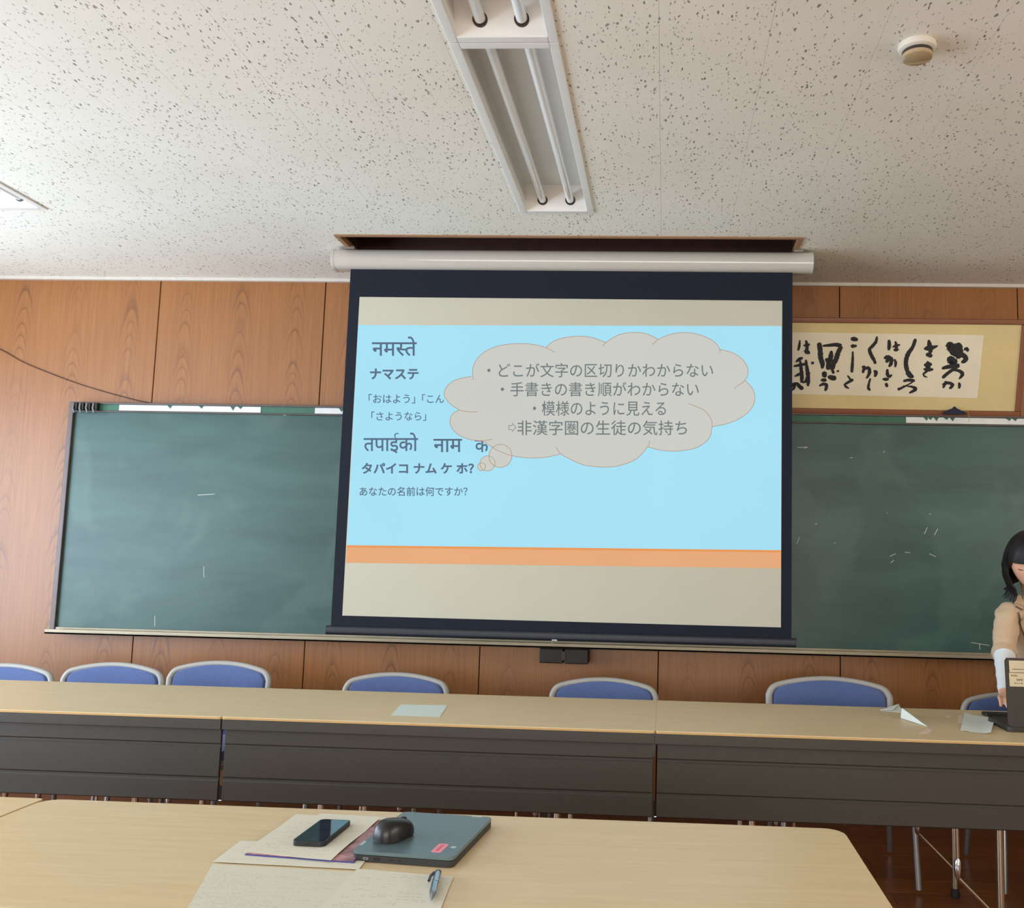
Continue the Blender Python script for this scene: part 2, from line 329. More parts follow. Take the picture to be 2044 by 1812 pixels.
for i in range(20):
    for j in range(-1, 7):
        a = XT0+i*TW; c = 1.866+TD*j - (TD/2 if i % 2 else 0); d = c+TD
        c, d = max(c, YT0), min(d, YW)
        if d-c < .02: continue
        rects = clipped((a+G, a+TW-G, c+G, d-G), HOLES)
        if not rects: continue
        full = len(rects) == 1 and abs(rects[0][3]-rects[0][2]-TD+2*G) < 1e-6 and abs(rects[0][1]-rects[0][0]-TW+2*G) < 1e-6
        if full and shared_tile: me = shared_tile
        else:
            mb = MB()
            for q in rects: mb.box(q[0]-a if full else q[0], q[1]-a if full else q[1], q[2]-c if full else q[2], q[3]-c if full else q[3], 0 if full else ZC, .012 if full else ZC+.012)
            me = mb.mesh('ceiling_tile', M['ceil'])
            if full: shared_tile = me
        o = link('ceiling_tile', me, ceiling)
        if full: o.location = (a, c, ZC)
rest = MB()
for q in clipped((X0, X1, YB, YW), [(XT0, XT1, YT0, YW)]+HOLES): rest.box(*q, ZC, ZC+.012)
rest.build('ceiling_field', M['ceil'], ceiling)['kind'] = 'stuff'
struct(MB().box(X0, X1, YW-.022, YW, ZC-.018, ZC-.001).build('trim_1', M['crown']))
# floor boards
floor = struct(MB().box(X0, X1, YB, YW, -.03, -.012).build('floor', M['groove']))
PW = .152
for r_ in range(14):
    y0 = 2.62+r_*PW
    for c_ in range(5):
        x0 = -4.1+(r_ % 3)*.5+c_*1.5
        if x0 > 3.2: continue
        MB().box(-.749, .749, -PW/2+.0012, PW/2-.0012, -.012, 0).build('plank', M['floor'], floor).location = (x0+.75, y0+PW/2, 0)
frest = MB(); frest.box(X0, X1, YB, 2.62, -.012, 0); frest.build('plank_field', M['floor'], floor)['kind'] = 'stuff'
# front wall: full-height veneer panels with recessed joints
wall_front = struct(MB().box(X0, X1, YW+.012, YW+.08, 0, ZC+.3).build('wall_front', M['groove']))
for i in range(-4, 6):
    a = -.022+.91*(i-1); x0, x1 = max(a, X0), min(a+.91, X1)
    if x1-x0 < .05: continue
    MB().box(x0-a-.455+.0025, x1-a-.455-.0025, 0, .012, .0, ZC-.005).build('wall_panel', M['wood'], wall_front, bevel=.0015, seg=1).location = (a+.455, YW, 0)
struct(MB().box(X0, X1, YW-.014, YW-.001, 0, .07).build('baseboard_front', mat('baseboard_dark', rgb(60, 38, 28), .5), bevel=.003))
# left wall with a band of windows, right wall with a high one added for the warm fill, back wall with one
def wall_with_opening(name, fixed, lo, hi, o0, o1, z0, z1, axis):
    w = MB()
    def bx(a, b, c, d):
        if axis == 'x': w.box(fixed, fixed+.12*(1 if fixed > 0 else -1), a, b, c, d)
        else: w.box(a, b, fixed-.12, fixed, c, d)
    bx(lo, hi, 0, z0); bx(lo, hi, z1, ZC+.3); bx(lo, o0, z0, z1); bx(o1, hi, z0, z1)
    return struct(w.build(name, M['plaster']))
wall_with_opening('wall_left', X0, YB, YW+.08, -1.0, 4.2, .50, 2.42, 'x')
wall_with_opening('wall_right', X1, YB, YW+.08, -2.0, 2.4, 1.6, 2.4, 'x')
wall_with_opening('wall_back', YB, X0, X1, -3.3, 2.1, 1.0, 2.4, 'y')
def window(name, fixed, o0, o1, z0, z1, n, axis):
    fr = MB()
    def bx(a, b, c, d, t=.03):
        if axis == 'x': fr.box(fixed-t, fixed+t, a, b, c, d)
        else: fr.box(a, b, fixed-t, fixed+t, c, d)
    bx(o0, o1, z0, z0+.04); bx(o0, o1, z1-.04, z1)
    for i in range(n+1):
        p = o0+(o1-o0-.04)*i/n; bx(p, p+.04, z0+.04, z1-.04, .025)
    return struct(fr.build(name, M['alu']))
window('window_1', X0-.05, -1.0, 4.2, .50, 2.42, 6, 'x'); window('added_window_2', X1+.05, -2.0, 2.4, 1.6, 2.4, 5, 'x'); window('window_3', YB-.06, -3.3, 2.1, 1.0, 2.4, 6, 'y')
# screen recess in the ceiling
rx0, rx1, ry0, ry1 = -1.539, .594, 4.058, 4.40
struct(MB().box(rx0, rx1, ry0, ry1, ZC+.19, ZC+.20).box(rx0-.012, rx0, ry0, ry1, ZC+.002, ZC+.2).box(rx1, rx1+.012, ry0, ry1, ZC+.002, ZC+.2).box(rx0-.012, rx1+.012, ry0-.012, ry0, ZC+.002, ZC+.2).box(rx0-.012, rx1+.012, ry1, ry1+.012, ZC+.002, ZC+.2).build('trim_2', M['recess']))
struct(MB().box(rx0-.004, rx1+.004, ry0-.004, ry0+.016, ZC-.006, ZC+.02).box(rx0-.004, rx1+.004, ry1-.016, ry1+.004, ZC-.006, ZC+.02).box(rx0-.004, rx0+.016, ry0+.016, ry1-.016, ZC-.006, ZC+.02).box(rx1-.016, rx1+.004, ry0+.016, ry1-.016, ZC-.006, ZC+.02).build('trim_3', M['recess_edge']))

# ------------------------------------------------------------------ recessed ceiling lights (both tubes off)
def ceiling_light(x, y0, y1, label):
    """trough open downward, origin at the middle of its opening"""
    L = (y1-y0)/2; t = thing('ceiling_light', label, 'light', (x, (y0+y1)/2, ZC), 0, 'recessed two-tube ceiling lights')
    w = .1555; iw = .128; d = .085
    MB().box(-w, -iw, -L, L, -.006, .003).box(iw, w, -L, L, -.006, .003).box(-iw, iw, L-.028, L, -.006, .003).box(-iw, iw, -L, -L+.028, -.006, .003).build('flange', M['enamel'], t, bevel=.0015, seg=1)
    MB().box(-iw-.004, -iw, -L+.01, L-.01, .003, d).box(iw, iw+.004, -L+.01, L-.01, .003, d).build('side_panel', M['enamel'], t)
    MB().box(-iw, iw, -L+.01, L-.01, d, d+.004).build('reflector', M['enamel'], t)
    for s in (-1, 1):   # end plates lean inward towards the top and carry the tube sockets
        yo, yi = s*(L-.028), s*(L-.085)
        e = MB().add([(-iw, yo, 0), (iw, yo, 0), (iw, yi, d), (-iw, yi, d), (-iw, yo+s*.004, 0), (iw, yo+s*.004, 0), (iw, yo+s*.004, d), (-iw, yo+s*.004, d)], [(0,1,2,3),(4,5,6,7),(0,1,5,4),(3,2,6,7),(0,3,7,4),(1,2,6,5)]).build('end_plate', M['enamel'], t)
        for xx in (-.058, .058):
            yc = yo+(yi-yo)*.034/d; nv = Vector((0, -s*d, yi-yo if s < 0 else -(yo-yi))).normalized(); nv = Vector((0, -s*d, -abs(yo-yi))).normalized(); cc = Vector((xx, yc, .034))
            MB().tube([tuple(cc+nv*.0012), tuple(cc-nv*.004)], .0212, 24).build('socket', M['socket'], e, smooth=True)
    for xx in (-.058, .058):
        MB().tube([(xx, -L+.052, .036), (xx, L-.052, .036)], .0160, 24).build('tube', M['tube'], t, smooth=True)
    return t
cl = ceiling_light(-.4765, 2.446, 3.764, 'recessed white two-tube light nearest the projection screen')
copy_tree(cl, 'recessed white two-tube light cut off by the top edge of the photo', (-.4765, 1.783, ZC))
copy_tree(cl, 'recessed white two-tube light at the left edge, above the wood wall', (-2.8465, 3.092, ZC))
# smoke detector
t = thing('smoke_detector', 'round white smoke detector with beige cover on the ceiling', 'smoke detector', (.676, 2.475, ZC))
MB().lathe([(.051, 0), (.052, -.007), (.050, -.015), (.043, -.020)], 40).build('base', M['detb'], t, smooth=True)
MB().lathe([(.041, -.019), (.0412, -.029)], 40).build('ring', M['detr'], t, smooth=True)
MB().lathe([(.0410, -.028), (.0415, -.032), (.040, -.039), (.034, -.042), (.001, -.0435)], 40).build('cover', M['detc'], t, smooth=True)

# ------------------------------------------------------------------ projection screen with the slide
YS = 4.235
scr = thing('projection_screen', 'large pull-down projection screen showing a pale blue slide', 'screen', (-.475, YS, 0))
def sx(x): return x+.475
case = MB()
cz, cyy = 2.655, 0.0
prof = rrect(.125, .096, .044, 8)
case.prism([(u, v) for u, v in prof], sx(-1.592), sx(.650), axis='x', mtx=Matrix.Translation((0, .02, cz)))
case.build('case', M['casew'], scr, smooth=True)
for a, b in ((-1.606, -1.592), (.650, .664)):
    MB().prism(rrect(.127, .099, .045, 8), sx(a), sx(b), axis='x', mtx=Matrix.Translation((0, .02, cz))).build('end_cap', M['casew'], scr, bevel=.003)
for a in (-1.545, .575):
    MB().box(sx(a), sx(a)+.045, -.02, .06, cz+.046, cz+.061).build('bracket', M['alu'], scr, bevel=.002)
zb = 1.300-.372
MB().box(sx(-1.519), sx(.572), -.0012, .0012, zb-.005, cz-.02).build('black_border', M['blackfab'], scr)
surf = MB().box(sx(-1.468), sx(.525), -.0024, -.0013, 1.300-.322, 1.300+1.172).build('white_surface', M['whitefab'], scr)
MB().prism(rrect(.030, .040, .013, 6), sx(-1.538), sx(.592), axis='x', mtx=Matrix.Translation((0, 0, 1.300-.388))).build('bottom_bar', M['barm'], scr, smooth=True)
ring = MB(); pr_ = [(0, -.004), (-.013, -.008), (.0, -.036), (.013, -.008), (0, -.004)]
ring.tube([(sx(-.488)+a, -.012, 1.300-.403+b) for a, b in pr_], .0022, 8); ring.box(sx(-.488)-.012, sx(-.488)+.012, -.016, -.006, 1.300-.408, 1.300-.402)
ring.build('pull_ring', M['clipl'], scr, smooth=True)
# the projected slide lies on the white fabric
def sp(x, y): p = onY(x, y, YS); return (p.x+.475, p.z)
def on_slide(name, mb_or_mesh, m_, depth, parent): pass
bgp = [sp(714, 649), sp(1560, 651), sp(1559, 1098), sp(693, 1088)]
bgp = [(max(u, sx(-1.4675)), v) if u < 1 else (min(u, sx(.5245)), v) for u, v in bgp]
slide = MB().prism([bgp[0], bgp[1], bgp[2], bgp[3]], -.0030, -.0025).build('projected_slide', M['sl_sky'], scr)
bd = [bgp[3], bgp[2], (bgp[2][0], sp(1560, 1134)[1]), (bgp[3][0], sp(692, 1123)[1])]
MB().prism(bd, -.0031, -.0026).build('orange_band', M['sl_or'], slide)
MB().prism([bd[0], bd[1], (bd[1][0], bd[1][1]-.010), (bd[0][0], bd[0][1]-.010)], -.0033, -.0031).build('band_edge', M['sl_or2'], slide)
LOBES = dict(
 A=[(190,345),(186,290),(205,235),(262,178),(350,145),(460,134),(550,141),(613,158),(665,185)],
 B=[(613,158),(650,125),(710,102),(800,91),(880,99),(962,128)],
 C=[(945,152),(962,128),(1040,82),(1130,69),(1205,80),(1268,110)],
 D=[(1235,140),(1268,110),(1340,80),(1430,70),(1530,90),(1600,130),(1625,168),(1628,190)],
 E=[(1625,168),(1700,188),(1762,232),(1790,290),(1772,348),(1708,395)],
 F=[(1772,348),(1815,395),(1830,450),(1812,510),(1750,565),(1670,600),(1580,618)],
 G=[(1445,485),(1530,520),(1572,570),(1580,618),(1560,690),(1490,740),(1400,758),(1340,760),(1270,753),(1205,735)],
 H=[(1218,700),(1205,735),(1140,805),(1040,845),(940,853),(830,840),(750,805),(700,777),(672,738)],
 I=[(700,777),(620,795),(540,801),(460,795),(390,780),(320,750),(275,720),(240,700)],
 J=[(302,690),(240,700),(160,690),(90,655),(55,600),(65,550),(108,520)],
 K=[(215,532),(160,530),(108,520),(50,480),(20,430),(40,380),(90,345),(188,323)])
SLC = dict(A=(0,8),B=(0,6),C=(1,6),D=(1,7),E=(0,5),F=(0,7),G=(3,10),H=(1,8),I=(0,8),J=(1,7),K=(2,8))
def r2(p): return sp(880+p[0]/2.92, 640+p[1]/2.92)
outl = []
for k_ in 'ABCDEFGHIJK':
    a, b = SLC[k_]; c_ = catmull([Vector((*r2(p), 0)) for p in LOBES[k_][a:b]], 5); outl += [(q.x, q.y) for q in c_[:-1]]
cloud = MB().prism(outl, -.0034, -.0031)
for cx_, cy_, rr in ((348, 788, 67), (273, 832, 44), (238, 851, 23)):
    o_, e_ = r2((cx_, cy_)), r2((cx_+rr, cy_)); R_ = e_[0]-o_[0]
    cloud.prism([(o_[0]+R_*math.cos(i*math.pi/20), o_[1]+R_*math.sin(i*math.pi/20)) for i in range(40)], -.00345-.00004*rr/67, -.0031)
cloud.build('thought_cloud', M['sl_cl'], slide)
lines = MB()
def ribbon(mb, pts, w, y0, y1):
    P_ = [Vector((p[0], p[1])) for p in pts]; L_, R_ = [], []
    ws = w if isinstance(w, (list, tuple)) else [w]*len(P_)
    for i, p in enumerate(P_):
        d = P_[min(i+1, len(P_)-1)]-P_[max(i-1, 0)]; d = d.normalized() if d.length > 1e-9 else Vector((1, 0)); n_ = Vector((-d.y, d.x))
        L_.append(p+n_*ws[i]/2); R_.append(p-n_*ws[i]/2)
    b = len(mb.v); n = len(P_)
    for q in L_+R_: mb.v.append((q.x, y0, q.y))
    for q in L_+R_: mb.v.append((q.x, y1, q.y))
    for i in range(n-1):
        mb.f.append((b+i, b+i+1, b+n+i+1, b+n+i)); mb.f.append((b+2*n+i, b+3*n+i, b+3*n+i+1, b+2*n+i+1))
        mb.f.append((b+i, b+2*n+i, b+2*n+i+1, b+i+1)); mb.f.append((b+n+i, b+n+i+1, b+3*n+i+1, b+3*n+i))
    return mb
for k_ in 'ABCDEFGHIJK': ribbon(lines, [(q.x, q.y) for q in catmull([Vector((*r2(p), 0)) for p in LOBES[k_]], 6)], .0026, -.0038, -.0034)
for cx_, cy_, rr in ((348, 788, 67), (273, 832, 44), (238, 851, 23)):
    o_, e_ = r2((cx_, cy_)), r2((cx_+rr, cy_)); R_ = e_[0]-o_[0]
    ribbon(lines, [(o_[0]+R_*math.cos(i*math.pi/24), o_[1]+R_*math.sin(i*math.pi/24)) for i in range(49)], .0026, -.0039, -.0035)
lines.build('cloud_outline', M['sl_ln'], slide)
def text_tris(body, bold=0.0, italic=0.0):
    c = bpy.data.curves.new('t', 'FONT'); c.body = body; c.size = 1; c.offset = bold; c.resolution_u = 3; c.fill_mode = 'FRONT' if hasattr(c, 'fill_mode') else c.fill_mode
    c.shear = italic
    o = bpy.data.objects.new('t', c); COL.objects.link(o); bpy.context.view_layer.update()
    me = bpy.data.meshes.new_from_object(o.evaluated_get(bpy.context.evaluated_depsgraph_get()))
    v = np.array([(q.co.x, q.co.y) for q in me.vertices]) if len(me.vertices) else np.zeros((0, 2)); f = [tuple(p.vertices) for p in me.polygons]
    bpy.data.objects.remove(o); bpy.data.curves.remove(c); bpy.data.meshes.remove(me)
    return v, f
def cut_right(v, f, x):
    """keeps the glyph left of x (a consonant's half form, without its stem)"""
    bm = bmesh.new(); vs_ = [bm.verts.new((a, b, 0)) for a, b in v]
    for q in f: 
        try: bm.faces.new([vs_[i] for i in q])
        except ValueError: pass
    bmesh.ops.bisect_plane(bm, geom=bm.verts[:]+bm.edges[:]+bm.faces[:], plane_co=(x, 0, 0), plane_no=(1, 0, 0), clear_outer=True)
    bm.verts.ensure_lookup_table(); bm.verts.index_update()
    out = np.array([(q.co.x, q.co.y) for q in bm.verts]); ff = [tuple(q.index for q in p.verts) for p in bm.faces]; bm.free(); return out, ff
def join(parts):
    V, F_ = np.zeros((0, 2)), []
    for v, f in parts: F_ += [tuple(i+len(V) for i in q) for q in f]; V = np.vstack([V, v])
    return V, F_
def put_text(name, vf, box, m_, parent, y=-.0042, mapper=sp):
    """fits the lettering's bounding box to four measured corners left, right, top, bottom"""
    v, f = vf; l, r, tp, bt = box; a = v.min(0); b = v.max(0); mb = MB(); out = []
    for q in v:
        u, w = (q-a)/(b-a); s_ = mapper(l+(r-l)*u, bt+(tp-bt)*w); out.append((s_[0], y, s_[1]))
    mb.v = out; mb.f = f
    me = bpy.data.meshes.new(name); me.from_pydata(out, [], f); me.materials.append(m_)
    return link(name, me, parent)
B_ = .014
nm = text_tris('नम', .01); sa = text_tris('स', .01); te = text_tris('ते', .01)
sa = cut_right(*sa, sa[0][:, 0].max()-.225)
s1 = (sa[0]+np.array([nm[0][:, 0].max()-.01, 0]), sa[1]); t1 = (te[0]+np.array([s1[0][:, 0].max()-.045, 0]), te[1])
put_text('slide_text', join([nm, s1, t1]), (743, 832.4, 672, 711), M['sl_tx'], slide)
put_text('slide_text', text_tris('ナマステ', .034), (739.2, 836, 735.8, 758), M['sl_tx'], slide)
put_text('slide_text', text_tris('「おはよう」', .008), (736.4, 829, 786.5, 805.5), M['sl_tx'], slide)
put_text('slide_text', text_tris('「こん', .008), (843, 886.7, 787, 804.5), M['sl_tx'], slide)
put_text('slide_text', text_tris('「さようなら」', .008), (742, 851, 821.5, 840), M['sl_tx'], slide)
put_text('slide_text', text_tris('तपाईको', .01), (726.3, 835, 863.5, 905), M['sl_tx'], slide)
put_text('slide_text', text_tris('नाम', .01), (865.6, 922.8, 876, 902.5), M['sl_tx'], slide)
ka = text_tris('क', .01)
ka_box = put_text('slide_text', ka, (948, 976, 877.5, 902.5), M['sl_tx'], slide, y=-.00308)
put_text('slide_text', text_tris('タパイコ ナム ケ ホ？', .032), (722.4, 946.5, 923.7, 945.7), M['sl_tx'], slide)
put_text('slide_text', text_tris('あなたの名前は何ですか？', .010), (718.3, 933.6, 971.5, 990), M['sl_tx'], slide)
put_text('slide_text', text_tris('・どこが文字の区切りかわからない', .004), (973, 1423.5, 725, 753.5), M['sl_tc'], slide)
put_text('slide_text', text_tris('・手書きの書き順がわからない', .004), (1000, 1394.7, 762.5, 791.5), M['sl_tc'], slide)
put_text('slide_text', text_tris('・模様のように見える', .004), (1064, 1329.3, 800.5, 830), M['sl_tc'], slide)
put_text('slide_text', text_tris('非漢字圏の生徒の気持ち', .004), (1033, 1371.4, 839, 869), M['sl_tc'], slide)
ar = MB(); ap = [(1016, 849.5), (1022.5, 849.5), (1022.5, 844.8), (1030, 853.2), (1022.5, 861.5), (1022.5, 857.5), (1016, 857.5), (1016, 849.5)]
ribbon(ar, [sp(*q) for q in ap], .0030, -.0043, -.0040); ar.build('slide_arrow', M['sl_tc'], slide)

# ------------------------------------------------------------------ chalkboard
cb = thing('chalkboard', 'long green chalkboard behind the projection screen', 'chalkboard', (-.35, YW, 0))
def bxx(x): return x+.35
BL, BR, ZBt, ZBb = -3.165, 2.46, 2.021, .842
MB().box(bxx(BL+.02), bxx(BR-.02), -.045, -.002, ZBb, ZBt-.045).build('writing_surface', M['board'], cb)
MB().box(bxx(BL), bxx(BL+.026), -.062, -.002, ZBb-.02, ZBt).build('side_frame', M['alud'], cb, bevel=.003)
MB().box(bxx(BR-.026), bxx(BR), -.062, -.002, ZBb-.02, ZBt).build('side_frame', M['alud'], cb, bevel=.003)
MB().box(bxx(BL+.026), bxx(BR-.026), -.062, -.002, ZBt-.010, ZBt).box(bxx(BL+.026), bxx(BR-.026), -.060, -.045, ZBt-.052, ZBt-.045).build('top_rail', M['alud'], cb, bevel=.002)
MB().box(bxx(BL+.026), bxx(BR-.026), -.052, -.045, ZBt-.045, ZBt-.010).build('rail_strip', M['greenstrip'], cb)
def strip(x0, x1, notches):
    top, bot = ZBt-.012, ZBt-.042; pts = [(bxx(x0), top)]
    for n_ in notches: pts += [(bxx(n_-.014), top), (bxx(n_+.003), top-random.uniform(.012, .028)), (bxx(n_+.014), top)]
    pts += [(bxx(x1), top), (bxx(x1), bot), (bxx(x0), bot)]
    o = MB().prism(pts, -.0545, -.0525).build('paper_strip', M['white'], cb); o['label'] = 'worn white strip on the top rail'
strip(-2.895, -2.13, [-2.62, -2.45, -2.28, -2.24]); strip(-1.84, -1.50, [-1.7]); strip(1.21, 1.98, [1.31, 1.33, 1.36, 1.41, 1.44, 1.72, 1.75]); strip(1.99, 2.42, [])
MB().box(bxx(BL+.01), bxx(BR-.01), -.115, -.004, ZBb-.028, ZBb-.018).box(bxx(BL+.01), bxx(BR-.01), -.115, -.108, ZBb-.028, ZBb-.004).box(bxx(BL+.01), bxx(BR-.01), -.055, -.002, ZBb-.018, ZBb+.002).build('chalk_tray', M['brass'], cb, bevel=.0015, seg=1)
for i in range(4):   # dark sliding hooks at the left end of the rail
    xx = bxx(-3.120+.036*i)
    cp_ = MB().box(xx-.008, xx+.012, -.082, -.055, ZBt-.048, ZBt-.006).build('clip', M['clip'], cb, bevel=.003)
    MB().tube([(xx-.006, -.084, ZBt-.010), (xx-.005, -.088, ZBt-.040), (xx+.006, -.090, ZBt-.062), (xx+.012, -.084, ZBt-.052)], .0055, 8).build('clip_hook', M['clipl'], cp_, smooth=True)
ck = MB()
def chalk_line(pts, w=.002): ribbon(ck, [(lambda p: (p.x+.35, p.z))(onY(x, y, YW-.045)) for x, y in pts], w, -.0458, -.0450)
for pts in ([(395, 988), (412, 987), (428, 986)], [(407, 1130), (407, 1152)], [(309, 1229), (309, 1250)], [(1592, 893), (1613, 892)], [(1604, 895), (1613, 892)], [(1696, 914), (1702, 913)], [(1763, 903), (1766, 900)], [(1865, 1068), (1872, 1055)], [(1845, 1066), (1851, 1052)], [(1776, 1110), (1788, 1105)], [(1778, 1123), (1784, 1118)], [(1806, 1102), (1817, 1103)], [(1665, 1084), (1668, 1083)], [(1955, 1285), (1956, 1296)], [(1938, 1282), (1975, 1288)], [(1590, 1086), (1596, 1072)], [(1855, 1105), (1868, 1111)], [(566, 829), (574, 828)], [(1627, 1046), (1631, 1045)], [(1855, 1026), (1858, 1025)], [(1770, 1024), (1772, 1024)]): chalk_line(pts)
ck.build('chalk_marks', M['chalk'], cb)['kind'] = 'stuff'
for px_, lb in ((1948, 'white chalk stick on the chalkboard tray, the left one of two near the woman'), (1972, 'white chalk stick on the chalkboard tray, right beside the woman\'s arm')):
    p = onY(px_, 1297, YW-.095); tag(MB().tube([(p.x-.022, YW-.09, ZBb-.012), (p.x+.022, YW-.088, ZBb-.012)], .006, 10).build('chalk', M['chalk'], smooth=True), lb, 'chalk')
# black box hung under the tray behind the screen bar
t = thing('eraser_cleaner', 'small black box hanging under the chalkboard tray behind the screen bar', 'box', (-.49, 4.70, .74))
MB().box(-.122, -.003, -.045, .068, .0, .072).build('body', M['blackbox'], t, bevel=.006); MB().box(.003, .122, -.045, .068, .0, .072).build('body', M['blackbox'], t, bevel=.006)
MB().box(-.01, .01, -.048, .066, .015, .06).build('latch', M['clip'], t, bevel=.002)
# small peaked navy cloth thing with yellow thread on the top rail
p = onY(1901, 826, YW-.05)
t = thing('cloth_pouch', 'small dark navy peaked pouch with yellow thread atop the chalkboard rail', 'pouch', (p.x, YW-.088, ZBt+.001))
MB().lathe([(.060, 0), (.054, .010), (.036, .020), (.014, .028), (.006, .036), (.001, .040)], 24, Matrix.Diagonal((1, .28, 1, 1))).build('pouch_body', M['navy'], t, smooth=True)
MB().tube([(.02, -.02, .018), (.055, -.034, .010), (.060, -.036, -.02), (.058, -.034, -.045)], .0013, 6).build('thread', M['yarn'], t, smooth=True)
# cord sagging across the left panels
a, b = onY(-40, 676, YW-.006), onY(0, 697, YW-.006)
cpts = [onY(x, y, YW-.006) for x, y in ((-120, 640), (0, 697), (45, 722), (100, 745), (160, 767), (220, 785), (270, 798), (304, 805))]
tag(MB().tube([tuple(q) for q in catmull(cpts, 5)], .0022, 6).build('wall_cord', M['cord'], smooth=True), 'thin dark cord sagging down the wood wall to the chalkboard corner', 'cord')

# ------------------------------------------------------------------ framed calligraphy, hung leaning forward
z_b, z_t = onY(1900, 828, 4.735).z, onY(1900, 636, 4.60).z
dy = -.135; ang = math.atan2(-dy, z_t-z_b)
t = thing('calligraphy_frame', 'wide wood-framed brush calligraphy leaning over the chalkboard', 'framed calligraphy', (0, 4.735, z_b)); t.rotation_euler = (ang, 0, 0)
Hh = math.hypot(dy, z_t-z_b); FXR = 1.775; FXL = -.55
inv = t.matrix_basis.inverted() if False else (Matrix.Translation((0, 4.735, z_b)) @ Matrix.Rotation(ang, 4, 'X')).inverted()
def fr(x, y, off=0.0):
    """photo point on the leaning picture plane, in its own coordinates"""
    n_ = (Matrix.Rotation(ang, 3, 'X') @ Vector((0, -1, 0))); p0 = Vector((0, 4.735, z_b))+n_*.018; d = ray(x, y)
    p_ = EYE+d*((p0-EYE).dot(n_)/d.dot(n_)); q = inv @ p_; return (q.x, q.z)
fw = .026
MB().box(FXL, FXR, -.030, .0, 0, fw).build('frame_rail', M['frame'], t, bevel=.004); MB().box(FXL, FXR, -.030, 0, Hh-fw, Hh).build('frame_rail', M['frame'], t, bevel=.004)
MB().box(FXR-fw, FXR, -.0305, .0, fw, Hh-fw).build('frame_stile', M['frame'], t, bevel=.004); MB().box(FXL, FXL+fw, -.0305, .0, fw, Hh-fw).build('frame_stile', M['frame'], t, bevel=.004)
MB().box(FXL+.01, FXR-.01, -.016, -.004, .01, Hh-.01).build('mount', M['matb'], t)
pa, pb, pc, pd = fr(1400, 660), fr(1964, 669), fr(1951, 794.5), fr(1400, 782)
MB().prism([(pa[0]-.1, pa[1]), pb, pc, (pd[0]-.1, pd[1])], -.018, -.016).build('paper', M['wpaper'], t)
def st(pts, ws): return (pts, ws)
